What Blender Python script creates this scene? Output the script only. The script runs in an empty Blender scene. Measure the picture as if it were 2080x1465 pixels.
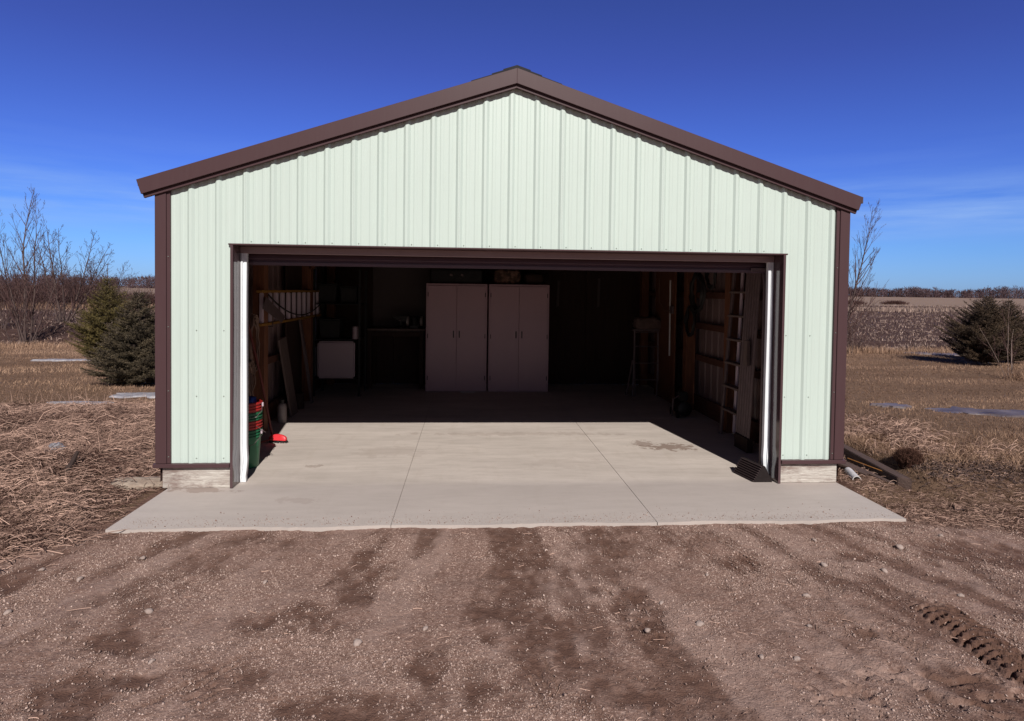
import bpy, bmesh, math, random
import numpy as np
from mathutils import Vector, Matrix, Quaternion

random.seed(7)
RNG = np.random.default_rng(11)
SC = bpy.context.scene
COL = SC.collection
PI = math.pi
R = math.radians

# ------------------------------------------------------------------ camera
cam_d = bpy.data.cameras.new('camera')
cam = bpy.data.objects.new('camera', cam_d)
COL.objects.link(cam)
cam_d.sensor_width = 36.0
cam_d.lens = 1260.81 / 2080 * 36.0
cam_d.shift_y = -107.955 / 2080
cam_d.clip_start = 0.05
cam_d.clip_end = 3000
_yaw, _pit, _rol = R(-4.066), R(-1.551), R(0.781)
_F = Vector((-math.sin(_yaw) * math.cos(_pit), math.cos(_yaw) * math.cos(_pit), math.sin(_pit)))
_Rt = Vector((math.cos(_yaw), math.sin(_yaw), 0))
_U = _Rt.cross(_F)
_R2 = _Rt * math.cos(_rol) + _U * math.sin(_rol)
_U2 = -_Rt * math.sin(_rol) + _U * math.cos(_rol)
_m = Matrix((_R2, _U2, -_F)).transposed().to_4x4()
_m.translation = Vector((-0.417, -5.521, 1.75))
cam.matrix_world = _m
SC.camera = cam

# ------------------------------------------------------------------ sun and sky
SUN_EL, SUN_AZ = R(38.0), R(8.2)          # travels towards +y, 8 degrees to -x
sun_d = bpy.data.lights.new('sun', 'SUN')
sun = bpy.data.objects.new('sun', sun_d)
COL.objects.link(sun)
sun_d.energy = 5.0
sun_d.angle = R(0.53)
sun_d.color = (1.0, 0.955, 0.90)
_d = Vector((-math.sin(SUN_AZ) * math.cos(SUN_EL), math.cos(SUN_AZ) * math.cos(SUN_EL), -math.sin(SUN_EL)))
sun.rotation_euler = _d.to_track_quat('-Z', 'Y').to_euler()
sun.location = (3, -20, 18)

W = bpy.data.worlds.new('World')
SC.world = W
W.use_nodes = True
wn, wl = W.node_tree.nodes, W.node_tree.links
wn.clear()
w_out = wn.new('ShaderNodeOutputWorld')
w_bg = wn.new('ShaderNodeBackground')
w_sky = wn.new('ShaderNodeTexSky')
w_sky.sky_type = 'NISHITA'
w_sky.sun_disc = False
w_sky.sun_elevation = SUN_EL
w_sky.sun_rotation = PI - SUN_AZ
w_sky.altitude = 300
w_sky.air_density = 1.0
w_sky.dust_density = 0.4
w_sky.ozone_density = 3.0
w_bg.inputs['Strength'].default_value = 0.14
w_tc = wn.new('ShaderNodeTexCoord')
w_sep = wn.new('ShaderNodeSeparateXYZ')
wl.new(w_tc.outputs['Generated'], w_sep.inputs[0])
w_ramp = wn.new('ShaderNodeValToRGB')
wl.new(w_sep.outputs['Z'], w_ramp.inputs[0])
SKY_TINT = [(0.0, (0.275, 0.455, 0.955)), (0.065, (0.259, 0.449, 0.904)), (0.178, (0.234, 0.342, 0.846)), (0.33, (0.236, 0.260, 0.672)), (0.42, (0.226, 0.248, 0.608)), (0.70, (0.205, 0.205, 0.45)), (1.0, (0.195, 0.185, 0.37))]
cr = w_ramp.color_ramp
cr.elements[0].position, cr.elements[0].color = 0.0, (*SKY_TINT[0][1], 1)
cr.elements[1].position, cr.elements[1].color = 1.0, (*SKY_TINT[-1][1], 1)
for (p_, c_) in SKY_TINT[1:-1]:
    e_ = cr.elements.new(p_)
    e_.color = (*c_, 1)
w_mul = wn.new('ShaderNodeMixRGB')
w_mul.blend_type = 'MULTIPLY'
w_mul.inputs[0].default_value = 1
wl.new(w_sky.outputs[0], w_mul.inputs[1])
# sky half round the sun: tinted dim and less blue to tone the shade
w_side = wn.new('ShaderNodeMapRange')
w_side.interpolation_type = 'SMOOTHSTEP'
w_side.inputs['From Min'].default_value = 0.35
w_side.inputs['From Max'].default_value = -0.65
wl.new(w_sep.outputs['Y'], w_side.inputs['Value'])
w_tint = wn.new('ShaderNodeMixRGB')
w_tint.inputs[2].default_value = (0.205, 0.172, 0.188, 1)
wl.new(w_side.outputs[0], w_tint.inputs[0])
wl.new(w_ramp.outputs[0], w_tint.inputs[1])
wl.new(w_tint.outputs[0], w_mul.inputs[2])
# thin streaky cirrus low above the horizon
w_map = wn.new('ShaderNodeMapping')
w_map.inputs['Scale'].default_value = (2.2, 2.2, 26)
wl.new(w_tc.outputs['Generated'], w_map.inputs[0])
w_noi = wn.new('ShaderNodeTexNoise')
w_noi.inputs['Scale'].default_value = 1.6
w_noi.inputs['Detail'].default_value = 6
w_noi.inputs['Roughness'].default_value = 0.6
wl.new(w_map.outputs[0], w_noi.inputs['Vector'])
w_nr = wn.new('ShaderNodeMapRange')
w_nr.inputs['From Min'].default_value = 0.38
w_nr.inputs['From Max'].default_value = 0.75
wl.new(w_noi.outputs['Fac'], w_nr.inputs['Value'])
w_band = wn.new('ShaderNodeValToRGB')
wl.new(w_sep.outputs['Z'], w_band.inputs[0])
cb = w_band.color_ramp
cb.elements[0].color = (0, 0, 0, 1)
cb.elements[1].color = (0, 0, 0, 1)
for (p_, v_) in [(0.07, 0.10), (0.105, 0.9), (0.135, 0.55), (0.165, 0.12), (0.23, 0.0)]:
    e_ = cb.elements.new(p_)
    e_.color = (v_, v_, v_, 1)
w_cm = wn.new('ShaderNodeMath')
w_cm.operation = 'MULTIPLY'
wl.new(w_nr.outputs[0], w_cm.inputs[0])
wl.new(w_band.outputs[0], w_cm.inputs[1])
w_cm2 = wn.new('ShaderNodeMath')
w_cm2.operation = 'MULTIPLY'
w_cm2.inputs[1].default_value = 0.85
wl.new(w_cm.outputs[0], w_cm2.inputs[0])
w_cl = wn.new('ShaderNodeMixRGB')
w_cl.inputs[2].default_value = (2.3, 3.6, 6.4, 1)
wl.new(w_cm2.outputs[0], w_cl.inputs[0])
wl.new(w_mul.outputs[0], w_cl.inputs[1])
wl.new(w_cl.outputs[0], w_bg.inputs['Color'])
wl.new(w_bg.outputs[0], w_out.inputs[0])

SC.view_settings.view_transform = 'Standard'
SC.view_settings.look = 'None'
SC.view_settings.exposure = 0.0
SC.view_settings.gamma = 1.0
SC.view_settings.use_curve_mapping = False

# ------------------------------------------------------------------ materials
def new_mat(name):
    m = bpy.data.materials.new(name)
    m.use_nodes = True
    nt = m.node_tree
    b = nt.nodes['Principled BSDF']
    return m, nt, b

def N(nt, t, **kw):
    n = nt.nodes.new(t)
    for k, v in kw.items():
        if k in n.inputs.keys():
            n.inputs[k].default_value = v
        else:
            setattr(n, k, v)
    return n

def mixc(nt, fac, a, b, blend='MIX'):
    n = nt.nodes.new('ShaderNodeMixRGB')
    n.blend_type = blend
    for i, s in ((0, fac), (1, a), (2, b)):
        if isinstance(s, (int, float)):
            n.inputs[i].default_value = s
        elif isinstance(s, tuple):
            n.inputs[i].default_value = (*s, 1) if len(s) == 3 else s
        else:
            nt.links.new(s, n.inputs[i])
    return n.outputs[0]

def noise(nt, vec, scale, detail=4, rough=0.55, stretch=None, lo=0.3, hi=0.7):
    if stretch:
        mp = nt.nodes.new('ShaderNodeMapping')
        mp.inputs['Scale'].default_value = stretch
        nt.links.new(vec, mp.inputs[0])
        vec = mp.outputs[0]
    n = N(nt, 'ShaderNodeTexNoise', Scale=scale, Detail=detail, Roughness=rough)
    nt.links.new(vec, n.inputs['Vector'])
    r = nt.nodes.new('ShaderNodeMapRange')
    r.inputs['From Min'].default_value = lo
    r.inputs['From Max'].default_value = hi
    nt.links.new(n.outputs['Fac'], r.inputs['Value'])
    return r.outputs[0]

def bump(nt, b, h, strength=0.2, dist=0.01, prev=None):
    n = nt.nodes.new('ShaderNodeBump')
    n.inputs['Strength'].default_value = strength
    n.inputs['Distance'].default_value = dist
    nt.links.new(h, n.inputs['Height'])
    if prev is not None:
        nt.links.new(prev, n.inputs['Normal'])
    nt.links.new(n.outputs[0], b.inputs['Normal'])
    return n.outputs[0]

def coords(nt):
    return nt.nodes.new('ShaderNodeTexCoord').outputs['Object']

def simple(name, c1, c2=None, rough=0.6, metal=0.0, scale=8, stretch=None, bmp=0.1, bdist=0.004, spec=0.4, detail=5):
    m, nt, b = new_mat(name)
    b.inputs['Roughness'].default_value = rough
    b.inputs['Metallic'].default_value = metal
    b.inputs['Specular IOR Level'].default_value = spec
    v = coords(nt)
    h = noise(nt, v, scale, detail, 0.6, stretch)
    col = mixc(nt, h, c1, c2 if c2 else tuple(x * 0.8 for x in c1))
    nt.links.new(col, b.inputs['Base Color'])
    if bmp:
        bump(nt, b, h, bmp, bdist)
    return m

MAT = {}
def M(k):
    return MAT[k]

def painted_steel(name, c, rough, dirt=(0.3, 0.25, 0.2), dirt_amt=0.25, back=None, spec=0.5):
    m, nt, b = new_mat(name)
    b.inputs['Roughness'].default_value = rough
    b.inputs['Specular IOR Level'].default_value = spec
    v = coords(nt)
    n1 = noise(nt, v, 1.3, 4, 0.55, (1, 1, 0.35))
    n2 = noise(nt, v, 30, 3, 0.6, (1, 1, 0.12), 0.45, 0.9)
    col = mixc(nt, n1, c, tuple(x * 0.95 for x in c))
    f = nt.nodes.new('ShaderNodeMath')
    f.operation = 'MULTIPLY'
    nt.links.new(n2, f.inputs[0])
    f.inputs[1].default_value = dirt_amt
    col = mixc(nt, f.outputs[0], col, dirt)
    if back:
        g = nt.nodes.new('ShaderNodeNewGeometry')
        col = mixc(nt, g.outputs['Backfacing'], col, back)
    nt.links.new(col, b.inputs['Base Color'])
    w = noise(nt, v, 2.2, 2, 0.4)
    bump(nt, b, w, 0.12, 0.006)
    return m

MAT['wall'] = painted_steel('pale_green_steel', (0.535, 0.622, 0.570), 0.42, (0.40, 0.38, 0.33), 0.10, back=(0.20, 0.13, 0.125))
MAT['brown'] = painted_steel('brown_trim', (0.072, 0.038, 0.041), 0.42, (0.10, 0.07, 0.07), 0.15, spec=0.25)
MAT['brown_gloss'] = painted_steel('brown_gloss_trim', (0.080, 0.046, 0.050), 0.09, (0.12, 0.09, 0.09), 0.1, spec=0.55)
MAT['shade_vinyl'] = simple('shade_toned_vinyl', (0.33, 0.235, 0.235), (0.29, 0.20, 0.20), 0.4, scale=4, bmp=0.05)  # white header seal; shade and warm bounce are put into its colour
MAT['door'] = painted_steel('brown_door', (0.115, 0.070, 0.088), 0.45, (0.1, 0.08, 0.08), 0.2)
MAT['roof'] = painted_steel('roof_steel', (0.07, 0.045, 0.047), 0.4)
MAT['seal'] = simple('white_vinyl', (0.80, 0.82, 0.84), (0.72, 0.74, 0.76), 0.35, scale=5, bmp=0.1)
MAT['black_rubber'] = simple('black_rubber', (0.014, 0.010, 0.010), (0.022, 0.016, 0.016), 0.85, scale=30, bmp=0.3, spec=0.15)
MAT['rubber_edge'] = simple('lighter_rubber', (0.042, 0.027, 0.028), (0.060, 0.040, 0.041), 0.8, scale=30, bmp=0.2, spec=0.2)  # chock ridges, a lighter tone than the body
MAT['vent'] = simple('ridge_vent', (0.012, 0.012, 0.016), (0.02, 0.02, 0.024), 0.8)
MAT['screw'] = simple('zinc_screw', (0.35, 0.38, 0.34), (0.25, 0.27, 0.25), 0.4, 0.6, bmp=0)
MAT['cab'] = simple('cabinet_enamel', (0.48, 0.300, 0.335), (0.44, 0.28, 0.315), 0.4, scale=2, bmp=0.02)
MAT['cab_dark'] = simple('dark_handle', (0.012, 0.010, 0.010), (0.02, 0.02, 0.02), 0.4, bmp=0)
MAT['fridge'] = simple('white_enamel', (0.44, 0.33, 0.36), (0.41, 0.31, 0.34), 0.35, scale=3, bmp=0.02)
MAT['black'] = simple('matt_black', (0.010, 0.009, 0.009), (0.018, 0.015, 0.015), 0.7)
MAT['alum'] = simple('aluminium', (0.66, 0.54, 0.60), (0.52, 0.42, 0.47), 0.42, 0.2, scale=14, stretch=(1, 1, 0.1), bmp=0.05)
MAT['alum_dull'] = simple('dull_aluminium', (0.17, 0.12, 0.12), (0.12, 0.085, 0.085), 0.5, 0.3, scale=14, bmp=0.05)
MAT['fiber'] = simple('orange_fibreglass', (0.30, 0.15, 0.03), (0.24, 0.11, 0.02), 0.5, scale=20, stretch=(1, 0.1, 1))
MAT['wood_post'] = simple('treated_wood', (0.19, 0.072, 0.034), (0.10, 0.036, 0.019), 0.75, scale=9, stretch=(6, 6, 0.5), bmp=0.3)
MAT['wood_girt'] = simple('girt_wood', (0.12, 0.046, 0.030), (0.07, 0.028, 0.020), 0.75, scale=9, stretch=(6, 0.5, 6), bmp=0.3)
MAT['ply'] = simple('dark_plywood', (0.042, 0.020, 0.014), (0.026, 0.012, 0.009), 0.8, scale=4, stretch=(4, 4, 0.6))
MAT['plank'] = simple('grey_plank', (0.16, 0.11, 0.10), (0.10, 0.07, 0.06), 0.8, scale=9, stretch=(6, 6, 0.5))
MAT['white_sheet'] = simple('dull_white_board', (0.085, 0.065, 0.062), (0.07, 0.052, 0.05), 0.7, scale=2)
MAT['green_pl'] = simple('green_plastic', (0.012, 0.14, 0.060), (0.010, 0.11, 0.048), 0.45, scale=6, bmp=0.05)
MAT['red_pl'] = simple('red_plastic', (0.42, 0.022, 0.020), (0.33, 0.018, 0.016), 0.45, scale=6, bmp=0.05)
MAT['blue_pl'] = simple('blue_plastic', (0.02, 0.07, 0.32), (0.02, 0.05, 0.2), 0.45)
MAT['dark_red'] = simple('dark_red_paint', (0.14, 0.018, 0.014), (0.10, 0.014, 0.012), 0.5)
MAT['broom_red'] = simple('broom_red', (0.72, 0.045, 0.055), (0.62, 0.03, 0.04), 0.4, scale=6, bmp=0.05)
MAT['hose'] = simple('black_hose', (0.010, 0.008, 0.008), (0.016, 0.013, 0.012), 0.55)
MAT['cord'] = simple('tan_cord', (0.20, 0.12, 0.09), (0.12, 0.07, 0.05), 0.7)
MAT['sack'] = simple('cream_sack', (0.16, 0.10, 0.085), (0.11, 0.07, 0.06), 0.9, scale=12, bmp=0.6, bdist=0.02)
MAT['cyl'] = simple('grey_cylinder', (0.30, 0.25, 0.24), (0.2, 0.16, 0.15), 0.5, scale=10)
MAT['pvc'] = simple('white_pvc', (0.66, 0.62, 0.60), (0.52, 0.48, 0.46), 0.45, scale=12)
MAT['pipe_in'] = simple('pipe_plug', (0.10, 0.07, 0.06), (0.06, 0.04, 0.035), 0.9)
MAT['stake'] = simple('yellow_stake', (0.42, 0.19, 0.05), (0.3, 0.12, 0.03), 0.7, scale=20)
MAT['joint'] = simple('joint_filler', (0.26, 0.22, 0.19), (0.19, 0.16, 0.14), 0.9)
MAT['timber'] = simple('old_timber', (0.105, 0.066, 0.054), (0.060, 0.036, 0.029), 0.85, scale=7, stretch=(8, 0.5, 8), bmp=0.6, bdist=0.01)
MAT['litter'] = simple('grey_film', (0.34, 0.32, 0.34), (0.13, 0.12, 0.13), 0.35, scale=30, bmp=0.4)
MAT['rock'] = simple('pale_limestone', (0.40, 0.33, 0.26), (0.25, 0.18, 0.14), 0.9, scale=14, bmp=0.7, bdist=0.02)
MAT['snow'] = simple('old_snow', (0.40, 0.39, 0.42), (0.24, 0.22, 0.235), 0.5, scale=9, bmp=0.5, bdist=0.02)
MAT['stick'] = simple('dark_stick', (0.045, 0.028, 0.024), (0.03, 0.018, 0.015), 0.9, scale=20)
MAT['leaf'] = simple('dead_leaf', (0.20, 0.12, 0.09), (0.13, 0.08, 0.06), 0.8, scale=30)

def mat_puddle():
    m, nt, b = new_mat('melt_ice')
    v = coords(nt)
    h = noise(nt, v, 3, 4, 0.6)
    nt.links.new(mixc(nt, h, (0.060, 0.046, 0.050), (0.20, 0.165, 0.17)), b.inputs['Base Color'])
    b.inputs['Roughness'].default_value = 0.45
    b.inputs['Specular IOR Level'].default_value = 0.2
    bump(nt, b, noise(nt, v, 9, 3), 0.05, 0.01)
    return m
MAT['puddle'] = mat_puddle()

def mat_skirt():
    m, nt, b = new_mat('peeling_white_board')
    b.inputs['Roughness'].default_value = 0.75
    v = coords(nt)
    g = noise(nt, v, 5, 7, 0.7, (1.0, 1, 11), 0.38, 0.62)
    p = noise(nt, v, 2.5, 6, 0.75, (1.0, 1, 3.0), 0.46, 0.62)
    col = mixc(nt, g, (0.58, 0.545, 0.49), (0.36, 0.31, 0.275))
    wood = mixc(nt, noise(nt, v, 6, 5, 0.7, (0.6, 1, 14)), (0.20, 0.12, 0.10), (0.11, 0.06, 0.055))
    f = nt.nodes.new('ShaderNodeMath')
    f.operation = 'MULTIPLY'
    nt.links.new(p, f.inputs[0])
    f.inputs[1].default_value = 0.75
    nt.links.new(mixc(nt, f.outputs[0], col, wood), b.inputs['Base Color'])
    bump(nt, b, g, 0.5, 0.006)
    return m
MAT['skirt'] = mat_skirt()

def mat_concrete():
    m, nt, b = new_mat('concrete')
    b.inputs['Roughness'].default_value = 0.8
    b.inputs['Specular IOR Level'].default_value = 0.25
    v = coords(nt)
    n1 = noise(nt, v, 1.3, 8, 0.70, (0.45, 1.7, 1), 0.32, 0.68)
    n2 = noise(nt, v, 8, 7, 0.75, (0.30, 1.5, 1), 0.47, 0.75)
    n3 = noise(nt, v, 140, 3, 0.7)
    n4 = noise(nt, v, 4.0, 5, 0.6, (1.8, 0.35, 1), 0.55, 0.85)
    col = mixc(nt, n1, (0.590, 0.512, 0.462), (0.420, 0.361, 0.325))
    def amt(x, k):
        f = nt.nodes.new('ShaderNodeMath')
        f.operation = 'MULTIPLY'
        nt.links.new(x, f.inputs[0])
        f.inputs[1].default_value = k
        return f.outputs[0]
    col = mixc(nt, amt(n2, 0.5), col, (0.30, 0.255, 0.215))
    col = mixc(nt, amt(n4, 0.45), col, (0.37, 0.30, 0.245))
    col = mixc(nt, amt(n3, 0.30), col, (0.60, 0.545, 0.465))
    # weathered apron: the strip outside the door has aged greyer
    sep = nt.nodes.new('ShaderNodeSeparateXYZ')
    nt.links.new(v, sep.inputs[0])
    mr = nt.nodes.new('ShaderNodeMapRange')
    mr.inputs['From Min'].default_value = 0.16
    mr.inputs['From Max'].default_value = 0.0
    nt.links.new(sep.outputs['Y'], mr.inputs['Value'])
    col = mixc(nt, amt(mr.outputs[0], 0.55), col, (0.375, 0.325, 0.305))
    # damp / oil spots with their own outlines
    for (cx, cy, rx, ry, k, sc_) in ((1.88, 1.33, 0.40, 0.20, 0.80, 11.0), (1.62, 1.48, 0.16, 0.22, 0.6, 14.0), (0.2, 2.0, 1.6, 0.12, 0.25, 5.0),
                                (-1.9, 0.65, 0.10, 0.07, 0.4, 11.0), (-2.7, -0.05, 0.35, 0.10, 0.5, 5.0), (-1.2, 1.2, 0.5, 0.3, 0.14, 6.0), (0.6, 0.7, 0.5, 0.25, 0.10, 6.0),
                                (-1.8, -0.35, 0.22, 0.10, 0.18, 9.0)):
        mp = nt.nodes.new('ShaderNodeMapping')
        mp.vector_type = 'TEXTURE'
        mp.inputs['Location'].default_value = (cx, cy, 0)
        mp.inputs['Scale'].default_value = (rx, ry, 100)
        nt.links.new(v, mp.inputs[0])
        ln = nt.nodes.new('ShaderNodeVectorMath')
        ln.operation = 'LENGTH'
        nt.links.new(mp.outputs[0], ln.inputs[0])
        nn = N(nt, 'ShaderNodeTexNoise', Scale=sc_, Detail=5.0, Roughness=0.65)
        nt.links.new(v, nn.inputs['Vector'])
        a = nt.nodes.new('ShaderNodeMath')
        a.operation = 'MULTIPLY_ADD'
        nt.links.new(nn.outputs['Fac'], a.inputs[0])
        a.inputs[1].default_value = -3.2
        nt.links.new(ln.outputs['Value'], a.inputs[2])
        r2 = nt.nodes.new('ShaderNodeMapRange')
        r2.inputs['From Min'].default_value = -0.85
        r2.inputs['From Max'].default_value = -1.05
        nt.links.new(a.outputs[0], r2.inputs['Value'])
        col = mixc(nt, amt(r2.outputs[0], k), col, (0.21, 0.145, 0.115))
    nt.links.new(col, b.inputs['Base Color'])
    nb = bump(nt, b, n3, 0.25, 0.002)
    bump(nt, b, n1, 0.15, 0.004, nb)
    return m
MAT['concrete'] = mat_concrete()

def attr_col(nt, name):
    a = nt.nodes.new('ShaderNodeAttribute')
    a.attribute_name = name
    return a

def mat_gravel():
    m, nt, b = new_mat('gravel_and_mud')
    b.inputs['Roughness'].default_value = 0.95
    b.inputs['Specular IOR Level'].default_value = 0.1
    v = coords(nt)
    a = attr_col(nt, 'mask')
    sep = nt.nodes.new('ShaderNodeSeparateColor')
    nt.links.new(a.outputs['Color'], sep.inputs[0])
    vo = N(nt, 'ShaderNodeTexVoronoi', Scale=95.0)
    nt.links.new(v, vo.inputs['Vector'])
    sc = nt.nodes.new('ShaderNodeSeparateColor')
    nt.links.new(vo.outputs['Color'], sc.inputs[0])
    n1 = noise(nt, v, 1.6, 6, 0.65)
    n2 = noise(nt, v, 55, 5, 0.7)
    g1 = mixc(nt, n1, (0.325, 0.212, 0.174), (0.250, 0.157, 0.127))
    gr = nt.nodes.new('ShaderNodeMapRange')
    gr.inputs['From Min'].default_value = 0.45
    gr.inputs['From Max'].default_value = 1.0
    nt.links.new(sc.outputs[0], gr.inputs['Value'])
    g2 = mixc(nt, gr.outputs[0], g1, (0.52, 0.37, 0.305))
    g3 = mixc(nt, n2, g2, (0.155, 0.088, 0.066))
    mud = mixc(nt, noise(nt, v, 14, 6, 0.7), (0.150, 0.084, 0.062), (0.104, 0.057, 0.043))
    # fine streaks left by wheels rolling towards the door
    sx = nt.nodes.new('ShaderNodeSeparateXYZ')
    nt.links.new(v, sx.inputs[0])
    fanm = nt.nodes.new('ShaderNodeMath')
    fanm.operation = 'MULTIPLY_ADD'
    nt.links.new(sx.outputs['Y'], fanm.inputs[0])
    fanm.inputs[1].default_value = -0.20
    fanm.inputs[2].default_value = 0.82
    div = nt.nodes.new('ShaderNodeMath')
    div.operation = 'DIVIDE'
    nt.links.new(sx.outputs['X'], div.inputs[0])
    nt.links.new(fanm.outputs[0], div.inputs[1])
    cmb = nt.nodes.new('ShaderNodeCombineXYZ')
    nt.links.new(div.outputs[0], cmb.inputs[0])
    nt.links.new(sx.outputs['Y'], cmb.inputs[1])
    stk = noise(nt, cmb.outputs[0], 1.0, 6, 0.7, (26, 2.2, 1), 0.35, 0.65)
    def amt(x_, k_):
        f_ = nt.nodes.new('ShaderNodeMath')
        f_.operation = 'MULTIPLY'
        nt.links.new(x_, f_.inputs[0])
        f_.inputs[1].default_value = k_
        return f_.outputs[0]
    g3 = mixc(nt, amt(sep.outputs[2], 0.55), g3, (0.375, 0.262, 0.220))
    g3 = mixc(nt, amt(stk, 0.42), g3, (0.175, 0.105, 0.083))
    col = mixc(nt, sep.outputs[0], g3, mud)
    straw = mixc(nt, n2, (0.20, 0.118, 0.088), (0.10, 0.055, 0.041))
    col = mixc(nt, sep.outputs[1], col, straw)
    nt.links.new(col, b.inputs['Base Color'])
    nb = bump(nt, b, vo.outputs['Distance'], 0.5, 0.006)
    bump(nt, b, n2, 0.6, 0.006, nb)
    return m
MAT['gravel'] = mat_gravel()

def mat_ground(name, ca, cb_, cc, s1=0.5, s2=12, st=(0.6, 1.6, 1), bs=0.7):
    m, nt, b = new_mat(name)
    b.inputs['Roughness'].default_value = 1.0
    b.inputs['Specular IOR Level'].default_value = 0.05
    v = coords(nt)
    n1 = noise(nt, v, s1, 6, 0.6, st)
    n2 = noise(nt, v, s2, 6, 0.75, st)
    n3 = noise(nt, v, s2 * 7, 4, 0.7)
    col = mixc(nt, n1, ca, cb_)
    f = nt.nodes.new('ShaderNodeMath')
    f.operation = 'MULTIPLY'
    nt.links.new(n2, f.inputs[0])
    f.inputs[1].default_value = 0.6
    col = mixc(nt, f.outputs[0], col, cc)
    f2 = nt.nodes.new('ShaderNodeMath')
    f2.operation = 'MULTIPLY'
    nt.links.new(n3, f2.inputs[0])
    f2.inputs[1].default_value = 0.45
    col = mixc(nt, f2.outputs[0], col, tuple(x * 0.35 for x in ca))
    nt.links.new(col, b.inputs['Base Color'])
    nb = bump(nt, b, n2, bs, 0.03)
    bump(nt, b, n3, bs, 0.01, nb)
    return m
MAT['lawn'] = mat_ground('dormant_lawn', (0.270, 0.168, 0.112), (0.125, 0.072, 0.046), (0.40, 0.262, 0.18))
MAT['field'] = mat_ground('plowed_soil', (0.066, 0.036, 0.031), (0.092, 0.053, 0.045), (0.22, 0.14, 0.115), 0.25, 5.0, (0.35, 1.8, 1), 1.0)
MAT['far_field'] = mat_ground('stubble_field', (0.30, 0.21, 0.16), (0.24, 0.165, 0.13), (0.36, 0.26, 0.20), 0.03, 0.4, (0.2, 1.5, 1), 0.4)

def mat_tone(name, dark, light, rough=0.9, spec=0.15):
    m, nt, b = new_mat(name)
    b.inputs['Roughness'].default_value = rough
    b.inputs['Specular IOR Level'].default_value = spec
    a = attr_col(nt, 'tone')
    nt.links.new(mixc(nt, a.outputs['Fac'], dark, light), b.inputs['Base Color'])
    return m
MAT['stones'] = mat_tone('gravel_stones', (0.18, 0.107, 0.083), (0.64, 0.485, 0.415))
MAT['grass'] = mat_tone('dry_grass_blades', (0.145, 0.082, 0.055), (0.51, 0.332, 0.228))
MAT['straw'] = mat_tone('matted_straw', (0.060, 0.030, 0.023), (0.66, 0.435, 0.34))
MAT['stubble'] = mat_tone('corn_stubble', (0.12, 0.075, 0.063), (0.44, 0.32, 0.265))
MAT['weeds'] = mat_tone('dead_weeds', (0.045, 0.030, 0.026), (0.14, 0.095, 0.085))
MAT['tuft'] = mat_tone('rotted_grass', (0.040, 0.017, 0.012), (0.20, 0.105, 0.075))
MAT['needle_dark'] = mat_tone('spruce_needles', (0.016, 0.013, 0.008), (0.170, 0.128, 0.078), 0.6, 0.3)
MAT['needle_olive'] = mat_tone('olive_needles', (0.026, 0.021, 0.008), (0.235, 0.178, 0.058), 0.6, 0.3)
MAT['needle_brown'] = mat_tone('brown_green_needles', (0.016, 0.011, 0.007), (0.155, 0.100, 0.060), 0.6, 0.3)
MAT['bark'] = simple('grey_brown_bark', (0.115, 0.078, 0.070), (0.07, 0.045, 0.040), 0.9, scale=12, stretch=(3, 3, 0.6), bmp=0.4)
MAT['bark_pale'] = simple('pale_bark', (0.33, 0.25, 0.21), (0.2, 0.14, 0.12), 0.9, scale=12, bmp=0.4)
MAT['twig'] = simple('bare_twigs', (0.125, 0.068, 0.060), (0.080, 0.042, 0.038), 0.9, scale=3, bmp=0)
MAT['brush'] = mat_tone('brush_twigs', (0.040, 0.020, 0.018), (0.125, 0.066, 0.058))
MAT['wood_far'] = mat_tone('far_trees', (0.072, 0.045, 0.052), (0.150, 0.098, 0.103))  # slight distance haze put into the colour as greyish purple

def mat_camo():
    m, nt, b = new_mat('camo_fabric')
    b.inputs['Roughness'].default_value = 0.9
    v = coords(nt)
    n = noise(nt, v, 14, 5, 0.6, None, 0.40, 0.60)
    n2 = noise(nt, v, 9, 4, 0.6, None, 0.5, 0.6)
    col = mixc(nt, n, (0.11, 0.055, 0.036), (0.24, 0.135, 0.10))
    nt.links.new(mixc(nt, n2, col, (0.05, 0.028, 0.02)), b.inputs['Base Color'])
    return m
MAT['camo'] = mat_camo()

# ------------------------------------------------------------------ mesh helpers
def mesh_np(name, verts, faces_list, mat, parent=None, smooth=False, tone=None, loc=None):
    """faces_list: array (n,3) or (n,4) or list of those"""
    me = bpy.data.meshes.new(name)
    verts = np.asarray(verts, np.float32)
    if not isinstance(faces_list, list):
        faces_list = [faces_list]
    faces_list = [np.asarray(f, np.int32) for f in faces_list if len(f)]
    nl = sum(f.size for f in faces_list)
    nf = sum(len(f) for f in faces_list)
    me.vertices.add(len(verts))
    me.vertices.foreach_set('co', verts.ravel())
    me.loops.add(nl)
    me.loops.foreach_set('vertex_index', np.concatenate([f.ravel() for f in faces_list]))
    me.polygons.add(nf)
    tot = np.concatenate([np.full(len(f), f.shape[1], np.int32) for f in faces_list])
    st = np.concatenate([[0], np.cumsum(tot)[:-1]]).astype(np.int32)
    me.polygons.foreach_set('loop_start', st)
    me.polygons.foreach_set('loop_total', tot)
    if smooth:
        me.polygons.foreach_set('use_smooth', np.ones(nf, bool))
    me.update(calc_edges=True)
    if tone is not None:
        at = me.attributes.new('tone', 'FLOAT', 'POINT')
        at.data.foreach_set('value', np.asarray(tone, np.float32))
    me.materials.append(mat)
    o = bpy.data.objects.new(name, me)
    COL.objects.link(o)
    if parent is not None:
        o.parent = parent
    if loc is not None:
        o.location = loc
    return o

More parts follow.
